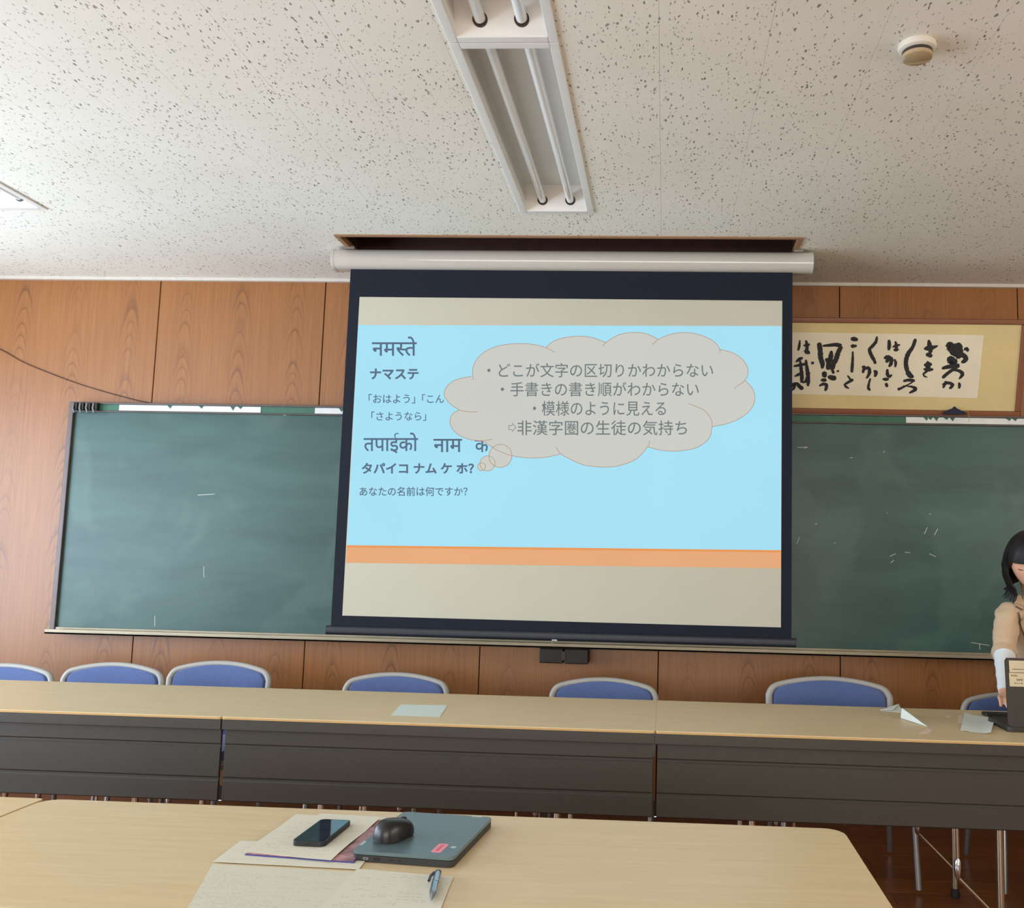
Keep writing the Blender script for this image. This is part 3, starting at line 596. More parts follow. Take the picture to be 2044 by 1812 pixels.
STROKES = [
 [(1430,560,90),(1420,545,40)],[(1395,565,28),(1415,545,48),(1440,575,60),(1465,600,60),(1490,580,50)],[(1480,525,30),(1490,560,55),(1495,610,50),(1470,640,60)],[(1410,640,30),(1425,665,52),(1450,690,50),(1430,700,28)],[(1470,650,30),(1510,625,34),(1545,640,34),(1550,670,30),(1515,690,20)],[(1552,562,26),(1558,585,32),(1555,592,20)],
 [(1350,742,12),(1380,732,26),(1440,720,26),(1500,712,24)],[(1500,715,22),(1450,745,20),(1395,785,22),(1355,822,20)],[(1400,775,10),(1450,755,14),(1500,762,22),(1525,790,24),(1495,830,12)],
 [(1355,880,16),(1390,862,20),(1430,868,20),(1440,885,22),(1415,912,16)],[(1385,845,16),(1375,880,16),(1360,905,14)],[(1495,858,12),(1500,885,20),(1495,910,14)],
 [(1240,498,14),(1250,560,34),(1258,610,24)],[(1200,575,14),(1240,568,38),(1280,562,26),(1320,548,8)],[(1215,625,14),(1245,625,34),(1265,645,16)],
 [(1230,678,14),(1235,720,34),(1225,760,20),(1190,790,12)],[(1200,715,12),(1235,705,30),(1268,708,16)],[(1195,745,10),(1235,750,26),(1280,748,14)],[(1190,785,8),(1205,805,12),(1230,815,6)],
 [(1130,490,22),(1105,560,24),(1065,620,30),(1048,690,28),(1060,760,30),(1085,800,34),(1115,812,12)],
 [(1025,848,16),(1070,838,20),(1125,845,20)],[(1110,852,10),(1060,880,10),(1010,905,16),(978,918,20)],[(1020,885,5),(1060,890,8),(1100,895,16),(1130,915,24),(1075,948,14)],
 [(905,498,18),(908,545,24),(903,588,20)],[(958,510,12),(968,550,20),(965,590,16)],[(935,560,10),(965,548,16),(1000,540,10)],[(945,578,10),(962,585,20),(990,580,8)],
 [(905,628,14),(900,660,30),(880,690,16)],[(862,655,14),(895,645,28),(925,665,26),(918,710,22),(900,722,12)],[(950,662,12),(962,690,18),(958,730,14)],
 [(892,745,16),(893,790,22),(910,808,20),(930,792,14)],[(850,828,12),(880,832,22),(905,828,14)],[(880,862,14),(885,880,22),(895,896,12)],
 [(805,470,14),(795,515,20),(768,550,22),(742,580,22),(755,625,24),(780,670,22),(792,702,16)],
 [(680,720,16),(705,740,20),(735,735,20),(740,780,22),(715,825,14)],[(700,715,14),(692,750,20),(685,780,14)],[(775,762,14),(795,770,24),(790,800,20),(778,805,10)],[(750,822,12),(738,860,14),(732,905,20),(750,925,12)],
 [(583,492,16),(610,492,30),(645,500,14)],[(582,548,12),(605,552,24),(635,548,12)],[(600,595,12),(600,650,16),(596,720,20),(592,775,18)],[(555,798,10),(575,825,14),(590,850,20)],[(605,832,18),(570,852,20),(535,875,14),(545,895,16),(570,908,8)],
 [(315,522,28),(325,580,32),(330,650,34),(345,700,32),(342,742,16)],[(345,550,14),(400,545,20),(460,540,26),(505,552,28)],[(508,552,20),(480,600,32),(460,660,36),(440,700,30),(435,745,22)],[(420,590,16),(415,640,34),(400,690,34),(380,745,14)],[(372,655,16),(395,690,26),(425,740,24),(435,775,12)],[(380,745,20),(400,735,24),(420,730,14)],
 [(355,765,22),(362,795,34),(355,815,24)],[(390,805,12),(412,822,22),(445,825,24),(448,800,12)],[(425,762,12),(435,772,20),(440,785,10)],[(472,755,14),(478,770,18)],[(400,800,10),(440,806,14)],
 [(330,838,14),(355,838,26),(380,840,14)],[(318,888,12),(350,872,20),(378,880,22),(375,910,20),(365,930,10)],
 [(155,500,8),(150,545,18),(140,590,12)],[(205,502,14),(215,550,22),(210,600,20)],[(185,548,10),(215,542,18),(240,538,12)],[(190,590,10),(215,600,30),(240,615,12)],
 [(120,688,8),(150,662,22),(180,650,14)],[(100,722,10),(150,712,20),(220,700,16)],[(155,665,12),(165,740,22),(172,820,24),(165,860,14)],[(110,808,10),(150,788,20),(180,775,12)],[(205,665,14),(215,740,22),(225,820,26),(222,890,18)],[(165,850,10),(200,850,16),(235,770,20)],[(262,682,20),(262,705,18)],
 [(85,905,10),(95,878,20),(130,868,20),(150,890,26),(182,915,26)],[(120,870,12),(105,905,16),(90,925,8)],[(40,520,16),(30,600,24),(45,680,22)],[(0,740,14),(40,735,20),(60,800,20)],
]
bm_ = MB(); k_ = 0
for s_ in STROKES:
    c_ = catmull([Vector(q) for q in s_], 7); pts = []; ws = []
    for i, q in enumerate(c_):
        u = fr(1560+q.x/4.223, 560+q.y/4.223); pts.append(u); e = min(i, len(c_)-1-i); taper = min(1, .55+.25*e)
        ws.append(q.z/4.223*.00320*taper*(1+.28*noise.noise(Vector((q.x*.11, q.y*.11, 3)))))
    k_ += 1; ribbon(bm_, pts, ws, -.0186-.00002*k_, -.0178)
bm_.build('brush_writing', M['ink'], t)

# ------------------------------------------------------------------ folding tables
def make_table(x0, x1, yf, yb, label, rc=.010):
    w, d = x1-x0, yb-yf
    t = thing('folding_table', label, 'table', ((x0+x1)/2, yf, 0), 0, 'cream topped folding tables')
    MB().prism(rrect(w-.0004, d, rc, 5, 0, d/2), .6905, .700, axis='z').build('tabletop', M['lam'], t, bevel=.003)
    ed = rrect(w-.0002, d+.003, rc+.001, 5, 0, d/2); MB().prism(ed, .6915, .6975, axis='z').build('edge_band', M['edge'], t)
    MB().box(-w/2+.002, w/2-.002, .002, .030, .655, .6903).box(-w/2+.02, w/2-.02, d-.06, d-.042, .640, .684).box(-w/2+.02, -w/2+.04, .04, d-.06, .640, .684).box(w/2-.04, w/2-.02, .04, d-.06, .640, .684).build('apron', M['dark'], t, bevel=.002)
    return t, w, d
def modesty(t, w):
    m_ = MB(); y0 = .030; X_ = w/2-.008
    zs = [(.410, 0), (.415, -.008), (.478, -.008), (.483, -.0035), (.489, -.0035), (.494, -.008), (.590, -.008), (.595, -.0035), (.601, -.0035), (.606, -.008), (.655, -.008), (.655, .006), (.410, .006)]
    m_.prism([(y0+q[1], q[0]) for q in zs], -X_, X_, axis='x'); m_.build('modesty_panel', M['dark'], t)
def legs(t, w, d, inset=.335):
    for s in (-1, 1):
        for yy, sl in ((.09, 1), (d-.06, -1)):
            xb = s*(w/2-inset)
            l_ = MB().tube([(xb, yy, .640), (xb+s*.0, yy, .03)], .0125, 14).build('leg', M['chrome'], t, smooth=True)
            MB().lathe([(.016, 0), (.018, .012), (.013, .035)], 16, Matrix.Translation((xb, yy, 0))).build('leg_glide', M['rubber'], l_, smooth=True)
            xi = xb-s*.145
            b_ = MB().tube([(xi, yy, .64), (xi+s*.005, yy, .30)], .006, 8).tube([(xi+s*.006, yy, .235), (xb, yy, .10)], .006, 8).build('brace', M['chrome'], t, smooth=True)
            MB().lathe([(.004, -.035), (.010, -.026), (.012, 0), (.010, .026), (.004, .035)], 14, Matrix.Translation((xi+s*.004, yy, .265))).build('brace_lock', M['knob'], b_, smooth=True)
        MB().tube([(s*(w/2-inset), .09, .60), (s*(w/2-inset), d-.06, .60)], .010, 10).build('cross_bar', M['chrome'], t, smooth=True)
def table(x0, x1, yf, yb, label, rc=.010):
    t, w, d = make_table(x0, x1, yf, yb, label, rc); modesty(t, w); legs(t, w, d); return t
table(-3.02, -1.52, 3.215, 3.865, 'cream folding table in the far row at the left edge')
table(-1.52, -.02, 3.215, 3.865, 'cream folding table in the far row with the single sheet on it')
table(-.02, 1.48, 3.215, 3.865, 'cream folding table in the far row where the woman works')
table(-1.42, .405, 1.53, 2.155, 'cream folding table in front with the closed laptop on it', .045)
table(-2.925, -1.425, 1.53, 2.155, 'cream folding table in the front row, cut by the left edge')
table(1.485, 2.985, 3.215, 3.865, 'cream folding table beyond the right edge of the far row')

# ------------------------------------------------------------------ stacking chairs
def make_chair(label):
    t = thing('stacking_chair', label, 'chair', (0, 0, 0), 0, 'blue padded chairs along the far tables')
    def outline(w, ht, arch, r):
        pts = [(-w/2+.010, 0), (-w/2, ht-.09)]
        pts += [(-w/2+.003, ht-.045), (-w/2+.022, ht-.016), (-w/2+.060, ht-.002)]
        for i in range(1, 8): u = -1+2*i/8; pts.append((u*(w/2-.060), ht-.002+arch*(1-u*u)))
        pts += [(w/2-.060, ht-.002), (w/2-.022, ht-.016), (w/2-.003, ht-.045), (w/2, ht-.09), (w/2-.010, 0)]
        return pts
    def curved(poly, y0, y1, bend, lean=.0):
        mb = MB().prism(poly, y0, y1); mb.v = [(x, y-bend*x*x+lean*(z-.42), z) for x, y, z in mb.v]; return mb
    # rim: outer outline minus inner, as a swept tube of flat section
    O = [(x, z+.42) for x, z in outline(.455, .322, .022, .06)]
    path = [Vector((x, -.9*x*x*0+.05+.12*(z-.42)-.35*x*x, z)) for x, z in O]
    MB().tube([tuple(q) for q in catmull(path, 4)], .0135, 10).build('back_rim', M['rim'], t, smooth=True)
    P_ = [(x*.945, .42+.012+(z-.42)*.965) for x, z in O]
    mb = MB(); n = len(P_)
    def Q(x, z, y): return (x, y+.05+.12*(z-.42)-.35*x*x, z)
    cxm, czm = 0, .58
    rings = [(1.0, -.002), (.96, -.016), (.85, -.022), (.5, -.024), (.02, -.024)]
    for sc_, yo in rings: mb.v += [Q(cxm+(x-cxm)*sc_, czm+(z-czm)*sc_, yo) for x, z in P_]
    for k2 in range(len(rings)-1):
        for i in range(n): j = (i+1) % n; mb.f.append((k2*n+i, k2*n+j, (k2+1)*n+j, (k2+1)*n+i))
    mb.f.append(tuple(range((len(rings)-1)*n, len(rings)*n)))
    bk = len(mb.v); mb.v += [Q(x, z, .010) for x, z in P_]
    for i in range(n): j = (i+1) % n; mb.f.append((i, bk+i, bk+j, j))
    mb.f.append(tuple(range(bk, bk+n))[::-1])
    mb.build('backrest', M['blue'], t, smooth=True)
    st_ = MB().prism(rrect(.44, .40, .07, 6, 0, -.19), .405, .445, axis='z'); st_.build('seat', M['blue'], t, bevel=.014, seg=3)
    MB().prism(rrect(.43, .39, .06, 6, 0, -.19), .385, .405, axis='z').build('seat_pan', M['rim'], t, bevel=.004)
    for s in (-1, 1):
        MB().tube([(s*.20, -.36, .385), (s*.215, -.375, .34), (s*.225, -.40, .012)], .011, 10).build('leg', M['steel'], t, smooth=True)
        MB().tube([(s*.20, .05, .62), (s*.205, .035, .48), (s*.21, .02, .38), (s*.225, .07, .012)], .011, 10).build('leg', M['steel'], t, smooth=True)
        MB().tube([(s*.21, -.36, .37), (s*.21, .03, .37)], .009, 10).build('side_rail', M['steel'], t, smooth=True)
    return t
CH = [(17, 1323, 1.0, 'blue padded chair with grey rim at the left edge, first of the row'),
      (234, 1321, 1.0, 'blue padded chair with grey rim under the chalkboard\'s left corner, second of the row'),
      (445, 1318, 1.0, 'blue padded chair with grey rim left of the projection screen, third of the row'),
      (795, 1341, 1.0, 'blue padded chair with grey rim below the screen\'s left half, behind the single sheet'),
      (1207, 1351, 1.0, 'blue padded chair with grey rim below the middle of the screen bar'),
      (1653, 1349, 1.14, 'blue padded chair with grey rim just right of the projection screen'),
      (2028, 1380, 1.02, 'blue padded chair with grey rim on which the woman sits')]
proto = None
for px_, py_, sw, lb in CH:
    q_ = onY(px_, py_, 4.33)
    if proto is None: c_ = proto = make_chair(lb); c_.location = (q_.x, 4.24, 0)
    else: c_ = copy_tree(proto, lb, (q_.x, 4.24, 0), 0)
    c_.scale = (1.035*sw, 1, q_.z/.776)

# ------------------------------------------------------------------ papers
ZT = .700
def sheet(name, quad, z, m_, label, cat, curl=0.0, thick=.0006, group=None, seed=0):
    """a sheet of paper from four corners on the table, slightly uneven"""
    q = [Vector((p.x, p.y)) for p in quad]; c = sum(q, Vector((0, 0)))/4; N = 7; mb = MB()
    for layer in (0, 1):
        for i in range(N):
            for j in range(N):
                u, v = i/(N-1), j/(N-1); p = (q[0]*(1-u)+q[1]*u)*(1-v)+(q[3]*(1-u)+q[2]*u)*v-c
                h = curl*(abs(u-.5)*2)**3*abs(noise.noise(Vector((u*1.5+seed, v*1.5, 0))))+.0004*abs(noise.noise(Vector((u*3, v*3, seed))))
                mb.v.append((p.x, p.y, h+layer*thick))
    for i in range(N-1):
        for j in range(N-1):
            a = i*N+j; mb.f.append((a, a+N, a+N+1, a+1)); b = N*N+a; mb.f.append((b, b+1, b+N+1, b+N))
    for i in range(N-1):
        for a, b in ((i*N, (i+1)*N), (i*N+N-1, (i+1)*N+N-1), (i, i+1), ((N-1)*N+i, (N-1)*N+i+1)): mb.f.append((a, b, b+N*N, a+N*N))
    o = mb.build(name, m_, smooth=True); o.location = (c.x, c.y, z+.0004)
    if label: tag(o, label, cat, group)
    return o
def tq(pts): return [onZ(x, y, ZT) for x, y in pts]
sheet('paper_sheet', tq([(780, 1428), (878, 1431), (893, 1408), (800, 1406.5)]), ZT, M['p_bluish'], 'single white printed sheet lying on the far table below the screen', 'paper')
sheet('paper_sheet', tq([(1917, 1459), (1978, 1466), (1987, 1434.5), (1925, 1426)]), ZT+.001, M['p_blank'], 'large plain white sheet beside the black laptop on the far table', 'paper', .012)
sheet('paper_note', tq([(1912, 1442), (1930, 1446), (1934, 1425), (1914, 1428)]), ZT, M['p_pink'], 'pale pink slip under the plain white sheet by the black laptop', 'paper')
sheet('paper_note', tq([(1834, 1463.5), (1852, 1465), (1863, 1457), (1850, 1453.5)]), ZT, M['p_pink'], 'pale pink note near the front edge beside the folded leaflet', 'paper')
sheet('paper_scrap', tq([(1888, 1431), (1899, 1431.5), (1896, 1426.5), (1893, 1426.5)]), ZT, M['p_pink'], 'tiny pink paper scrap between the folded leaflet and the large white sheet', 'paper')
t = thing('folded_leaflet', 'white folded leaflet standing half open on the far table', 'leaflet', tuple(onZ(1822, 1440, ZT)))
pA, pB, pC, pD = onZ(1801, 1436, ZT)-t.location, onZ(1853, 1450, ZT)-t.location, onY(1804, 1423, 3.70)-t.location, onY(1853, 1449, 3.5)-t.location
def tri_slab(vv, name, m_, par, th=.0008):
    n_ = (vv[1]-vv[0]).cross(vv[2]-vv[0]).normalized()*th; mb = MB(); n = len(vv); mb.v = [tuple(q) for q in vv]+[tuple(q+n_) for q in vv]
    mb.f = [tuple(range(n)), tuple(range(n, 2*n))[::-1]]+[(i, (i+1) % n, n+(i+1) % n, n+i) for i in range(n)]; return mb.build(name, m_, par)
e1, e2 = onZ(1798, 1434, ZT)-t.location, onZ(1852, 1451, ZT)-t.location; up_ = Vector((0, 0, .032))
tri_slab([e1+Vector((0, 0, .002)), e2+Vector((0, 0, .001)), e1+Vector((.012, .03, .034))], 'leaf', M['p_blank'], t)
tri_slab([e1+Vector((.03, .10, .001)), e2+Vector((.01, .03, .001)), e1+Vector((.012, .03, .034))], 'leaf', M['p_blank'], t)
t = thing('folded_leaflet', 'flat white folded leaflet behind the half open one', 'leaflet', tuple(onZ(1780, 1417, ZT)))
g1, g2, g3 = (onZ(*q, ZT)-t.location for q in ((1757, 1418), (1802, 1423), (1795, 1412)))
tri_slab([g1+Vector((0, 0, .0008)), g2+Vector((0, 0, .0008)), g3+Vector((0, 0, .010))], 'leaf', M['p_blank'], t); tri_slab([g1+Vector((0, 0, .002)), g2+Vector((-.03, .03, .006)), g3+Vector((0, 0, .014))], 'leaf', M['p_blank'], t)
# near table papers
sheet('paper_sheet', tq([(372, 1818), (645, 1830), (735, 1742), (424, 1725)]), ZT, M['p_form2'], 'wide printed form in front on the near table, left of the pen\'s sheet', 'paper', seed=2)
sheet('paper_sheet', tq([(622, 1835), (868, 1845), (905, 1752), (712, 1736)]), ZT+.0014, M['p_form'], 'printed form on the near table under the silver pen', 'paper', seed=5)
sheet('paper_sheet', tq([(425, 1722), (716, 1737), (752, 1690), (480, 1680)]), ZT+.0014, M['p_form3'], 'pale sheet lying beneath the magazine on the near table', 'paper', seed=9)
o = thing('magazine', 'glossy magazine with a blue cover under the papers and the laptop', 'magazine', tuple(onZ(600, 1670, ZT+.0035)))
q = [p_-Vector(o.location) for p_ in (onZ(x, y, ZT+.0035) for x, y in ((489, 1706), (706, 1722), (786, 1640), (600, 1632)))]
def slab(q, z0, z1, name, m_, par): return MB().prism([(p_.x, p_.y) for p_ in q], z0, z1, axis='z').build(name, m_, par)
slab(q, -.0008, .0016, 'cover', M['magblue'], o); c0 = sum(q, Vector((0, 0, 0)))/4; slab([c0+(p_-c0)*.985 for p_ in q], .0016, .0030, 'pages', M['magpage'], o)
sheet('paper_sheet', [onZ(x, y, ZT+.008) for x, y in ((487, 1699), (661, 1716), (758, 1634), (592, 1624))], ZT+.0062, M['p_form'], 'top sheet with small print under the smartphone', 'paper', .004, seed=4)
sheet('paper_sheet', [onZ(x, y, ZT+.008) for x, y in ((520, 1690), (700, 1690), (772, 1628), (640, 1621))], ZT+.0046, M['p_form3'], 'sheet peeking out behind the top sheet under the smartphone', 'paper', seed=11)
# smartphone
ph = [onZ(x, y, ZT+.016) for x, y in ((581, 1680), (648, 1681.5), (703, 1639), (641, 1634))]
c0 = sum(ph, Vector((0, 0, 0)))/4; ax = ((ph[3]-ph[0])+(ph[2]-ph[1])).normalized(); Lp = ((ph[3]-ph[0]).length+(ph[2]-ph[1]).length)/2; Wp = (ph[1]-ph[0]).length
t = thing('smartphone', 'black smartphone with glossy screen lying on the printed sheet', 'smartphone', (c0.x, c0.y, ZT+.0078), math.atan2(ax.y, ax.x)-H)
MB().prism(rrect(Wp, Lp, .011, 6), 0, .0095, axis='z').build('phone_case', M['phoneb'], t, bevel=.003, seg=3)
MB().prism(rrect(Wp-.006, Lp-.006, .008, 6), .0094, .0099, axis='z').build('phone_screen', M['glass'], t)
MB().prism(rrect(.012, .004, .0019, 4, 0, 0), -Lp/2-.0004, -Lp/2+.001, axis='y', mtx=Matrix.Translation((0, 0, .0048))).build('port', M['port'], t)
# closed laptop on the near table
la, lb_, lc, ld = (onZ(x, y, ZT+.019) for x, y in ((702, 1698), (905, 1713), (983, 1631), (806, 1621)))
c0 = (la+lb_+lc+ld)/4; ax = ((ld-la)+(lc-lb_)).normalized(); LL = ((ld-la).length+(lc-lb_).length)/2; LW = ((lb_-la).length+(lc-ld).length)/2
print('laptop', LL, LW, Lp, Wp)
t = thing('laptop', 'closed blue-grey laptop on the near table with a mouse on top', 'laptop', (c0.x, c0.y, ZT+.0012), math.atan2(ax.y, ax.x)-H)
bs = MB().prism(rrect(LW, LL, .012, 6), .0, .0115, axis='z').build('base', M['laptopd'], t, bevel=.003, seg=3)
MB().prism(rrect(LW, LL, .012, 6), .0125, .0190, axis='z').build('lid', M['laptop'], t, bevel=.0022, seg=3)
MB().prism(rrect(LW-.006, LL-.006, .010, 6), .011, .013, axis='z').build('gap', M['port'], t)
yp = -LL/2
for xa, w_, h_, nm_ in ((-.072, .010, .0034, 'usb_port'), (-.050, .014, .0055, 'usb_port'), (-.022, .008, .0026, 'card_slot'), (-.004, .0042, .0042, 'audio_jack')):
    pp = MB().prism(rrect(w_, h_, h_*.45, 4), yp-.0005, yp+.002, axis='y', mtx=Matrix.Translation((xa, 0, .0062))).build(nm_, M['silver'] if xa == -.072 else M['port'], bs)
    if xa == -.072: MB().prism(rrect(w_-.002, h_-.0016, h_*.25, 4), yp-.0007, yp+.002, axis='y', mtx=Matrix.Translation((xa, 0, .0062))).build('usb_tongue', M['port'], bs)
stk = MB().prism(rrect(.020, .052, .004, 4), .0190, .0194, axis='z', mtx=Matrix.Translation((.058, -LL/2+.048, 0))).build('sticker', M['pink'], t)
sv, sf = text_tris('•••••••', .01); 
for k2 in range(7): MB().box(.055, .061, -LL/2+.030+k2*.0055, -LL/2+.0335+k2*.0055, .0194, .0196).build('sticker_print', M['pinkt'], stk) if k2 < 7 else None
MB().lathe([(.0055, .0190), (.0055, .0194)], 20, Matrix.Translation((.082, -LL/2+.058, 0))).build('round_badge', M['silver'], t)
MB().box(-LW/2-.0003, -LW/2+.006, -LL/2+.035, -LL/2+.058, .0150, .0193).build('hinge_cover', M['silver'], t); MB().box(LW/2-.045, LW/2-.022, LL/2-.006, LL/2-.002, .0189, .0194).build('hinge_cover', M['silver'], t)
# mouse, on the laptop
mz = ZT+.0012+.0190; p = onZ(783, 1676, mz)
t = thing('mouse', 'black computer mouse sitting on the closed laptop', 'mouse', (p.x, p.y+.012, mz), -.42)
def mouse_mesh():
    mb = MB(); N1, N2 = 14, 28
    for i in range(N1+1):
        a = i/N1*H
        for j in range(N2):
            b = 2*math.pi*j/N2; cx_, sy_ = math.cos(b), math.sin(b); e = .75
            x = .029*math.copysign(abs(cx_)**e, cx_)*(math.cos(a)**.55)*(1-.10*max(0, sy_)); y = .047*math.copysign(abs(sy_)**e, sy_)*(math.cos(a)**.55)
            mb.v.append((x, y, .004+.034*(math.sin(a)**.9)*(1-.22*(y/.047))))
    for i in range(N1):
        for j in range(N2): mb.f.append((i*N2+j, i*N2+(j+1) % N2, (i+1)*N2+(j+1) % N2, (i+1)*N2+j))
    mb.f.append(tuple(range(N2))[::-1]); return mb
mouse_mesh().build('mouse_shell', M['mouse'], t, smooth=True)
MB().prism(rrect(.050, .084, .022, 6), .0, .006, axis='z').build('mouse_base', M['rubber'], t)
MB().lathe([(.0085, -.003), (.0085, .003)], 18, Matrix.Translation((0, .026, .0265)) @ Matrix.Rotation(H, 4, 'Y')).build('scroll_wheel', M['rubber'], t, smooth=True)
# pen
pa_, pb_ = onZ(875, 1742, ZT+.008), onZ(858, 1811, ZT+.005); d_ = (pb_-pa_); Lpn = d_.length
t = thing('ballpoint_pen', 'silver ballpoint pen lying on the printed form', 'pen', (pa_.x, pa_.y, ZT+.0100), math.atan2(d_.y, d_.x)-H)
t.scale = (1.2, 1, 1.15); RXm = Matrix.Rotation(-H, 4, 'X')   # profile runs along +y
MB().lathe([(.0035, 0), (.0052, .004), (.0056, .02), (.0062, .050), (.0060, .062)], 20, RXm).build('cap', M['pen'], t, smooth=True)
MB().lathe([(.0056, .0625), (.0056, .065)], 20, RXm).build('cap_ring', M['pend'], t, smooth=True)
MB().lathe([(.0060, .0652), (.0060, .100), (.0052, .112), (.0034, .124), (.0016, .134), (.0006, .138)], 20, RXm).build('barrel', M['pen'], t, smooth=True)
MB().tube([(.0055, .010, .002), (.0095, .030, .002), (.0100, .052, .002)], .0022, 8).build('pocket_clip', M['pend'], t, smooth=True)

# ------------------------------------------------------------------ open laptop seen from behind, far table
LX0, LX1 = onY(2015, 1400, 3.40).x, onY(2015, 1400, 3.40).x+.31
t = thing('open_laptop', 'open black laptop with paper labels on its lid, seen from behind', 'laptop', ((LX0+LX1)/2, 3.405, ZT+.001))
w2 = (LX1-LX0)/2
MB().prism(rrect(2*w2+.012, .215, .016, 6, 0, .105), 0, .017, axis='z').build('base', M['lapblack'], t, bevel=.004)
Rl = Matrix.Translation((0, .012, .016)) @ Matrix.Rotation(-.10, 4, 'X')
lid = MB().prism(rrect(2*w2, .235, .010, 5, 0, .1175), -.006, .003, axis='y', mtx=Rl).build('lid', M['lapblack'], t, bevel=.002)
MB().box(-w2+.010, w2-.010, .003, .0042, .012, .226, Rl).build('display', M['screenon'], lid)
MB().box(-w2+.006, w2-.006, -.0064, .0034, .2345, .2372, Rl).build('lid_edge', M['lapedge'], lid)
MB().box(-w2+.03, -w2+.12, -.004, .012, -.004, .008, Rl).build('hinge', M['rubber'], t)
lw0 = -w2+.013
for a_, b_, c_, d2 in ((lw0, lw0+.09, .187, .228), (lw0-.002, lw0+.09, .138, .185)):
    lbm = MB().box(a_, b_, -.0068, -.0060, c_, d2, Rl).build('paper_label', M['label'], lid)
def lid_text(body, x0, x1, z0, z1):
    v, f = text_tris(body, .02); a, b = v.min(0), v.max(0); out = []
    for q_ in v:
        u, w_ = (q_-a)/(b-a); out.append(tuple(Rl @ Vector((x1-(x1-x0)*u, -.0071, z1-(z1-z0)*w_))))  # the labels stand upside down
    me = bpy.data.meshes.new('label_text'); me.from_pydata(out, [], f); me.materials.append(M['labink']); link('label_text', me, lid)
lid_text('HOA', lw0+.003, lw0+.026, .172, .179); lid_text('345', lw0+.022, lw0+.045, .158, .165); lid_text('オペラ', lw0+.014, lw0+.045, .147, .152); lid_text('———', lw0+.01, lw0+.05, .197, .199)
# black phone by the laptop
p = onZ(1990, 1430, ZT)
o = tag(MB().prism(rrect(.10, .055, .010, 5), 0, .010, axis='z').build('phone', M['phoneb'], bevel=.002), 'flat black phone behind the plain white sheet by the open laptop', 'phone'); o.location = (p.x+.005, p.y+.02, ZT+.001)

# ------------------------------------------------------------------ the woman at the right edge
pw = thing('person', 'woman with black bob and beige blazer seated at the far table, looking down', 'person', (1.60, 4.14, 0))
PO = Vector(pw.location)
def skin_mesh(name, chains, m_, parent, remesh=None, sub=1):
    """chains: lists of (point, (rx, ry)); equal points are welded, the first vertex is the root"""
    me = bpy.data.meshes.new(name); vs_, es, rr = [], [], []
    def vid(p, r):
        for i, q in enumerate(vs_):
            if (q-p).length < 1e-4: return i
        vs_.append(p); rr.append(r); return len(vs_)-1
    for ch in chains:
        last = None
        for p, r in ch:
            i = vid(Vector(p), r if isinstance(r, tuple) else (r, r))
            if last is not None: es.append((last, i))
            last = i
    me.from_pydata([tuple(v) for v in vs_], es, []); o = bpy.data.objects.new(name, me); COL.objects.link(o)
    sk = o.modifiers.new('skin', 'SKIN'); sk.use_smooth_shade = True
    for i, r in enumerate(rr): me.skin_vertices[0].data[i].radius = r
    me.skin_vertices[0].data[0].use_root = True
    o.modifiers.new('sub', 'SUBSURF').levels = sub
    bpy.context.view_layer.update()
    out = bpy.data.meshes.new_from_object(o.evaluated_get(bpy.context.evaluated_depsgraph_get())); bpy.data.objects.remove(o)
    out.name = name; return out
HC = Vector((1.474, 3.850, 1.300))     # head centre
head_rot = Matrix.Rotation(-.34, 3, 'Z') @ Matrix.Rotation(.46, 3, 'X')     # nods forward (towards the table)
def hp(x, y, z): return HC + head_rot @ Vector((x, y, z))
def head_bm(bm):
    """a head: skull, jaw, nose, sockets, lips; face towards -y"""
    N1, N2 = 36, 44; ids = []
    for i in range(N1+1):
        a = math.pi*i/N1; row = []
        for j in range(N2):
            b = 2*math.pi*j/N2; x = math.sin(a)*math.sin(b); y = -math.sin(a)*math.cos(b); z = math.cos(a)
            X, Yv, Z = x*.074, y*.092, z*.112
            if Z < 0: k2 = -Z/.112; X *= 1-.34*k2**1.4; Yv = Yv*(1-.25*k2) - .012*k2
            f = max(0, -y)
            Yv -= .020*math.exp(-(X/.010)**2-((Z+.018)/.022)**2)*f            # nose
            Yv -= .008*math.exp(-(X/.007)**2-((Z-.008)/.03)**2)*f
            for s in (-1, 1): Yv += .010*math.exp(-((X-s*.030)/.016)**2-((Z-.006)/.012)**2)*f; Yv -= .0055*math.exp(-((X-s*.030)/.010)**2-((Z-.004)/.008)**2)*f
            Yv -= .006*math.exp(-(X/.02)**2-((Z+.052)/.008)**2)*f - .003*math.exp(-(X/.02)**2-((Z+.0515)/.002)**2)*f; Yv -= .006*math.exp(-(X/.018)**2-((Z+.088)/.016)**2)*f
            row.append(bm.verts.new(hp(X, Yv, Z)-PO))
        ids.append(row)
    for i in range(N1):
        for j in range(N2):
            try: bm.faces.new((ids[i][j], ids[i][(j+1) % N2], ids[i+1][(j+1) % N2], ids[i+1][j]))
            except ValueError: pass
neckb = Vector((1.535, 3.96, 1.135)); shR = onY(2010, 1209, 3.92); shL = Vector((1.70, 4.06, 1.06))
elR = onY(2005, 1297, 3.88); wrR = onY(2006, 1384, 3.70); wrR.z = max(wrR.z, .742)
elL = Vector((1.80, 3.95, .82)); wrL = Vector((1.64, 3.70, .745))
chest = Vector((1.590, 4.03, .93)); waist = Vector((1.61, 4.12, .72)); pel = Vector((1.60, 4.17, .56))
def rel(p): return tuple(Vector(p)-PO)
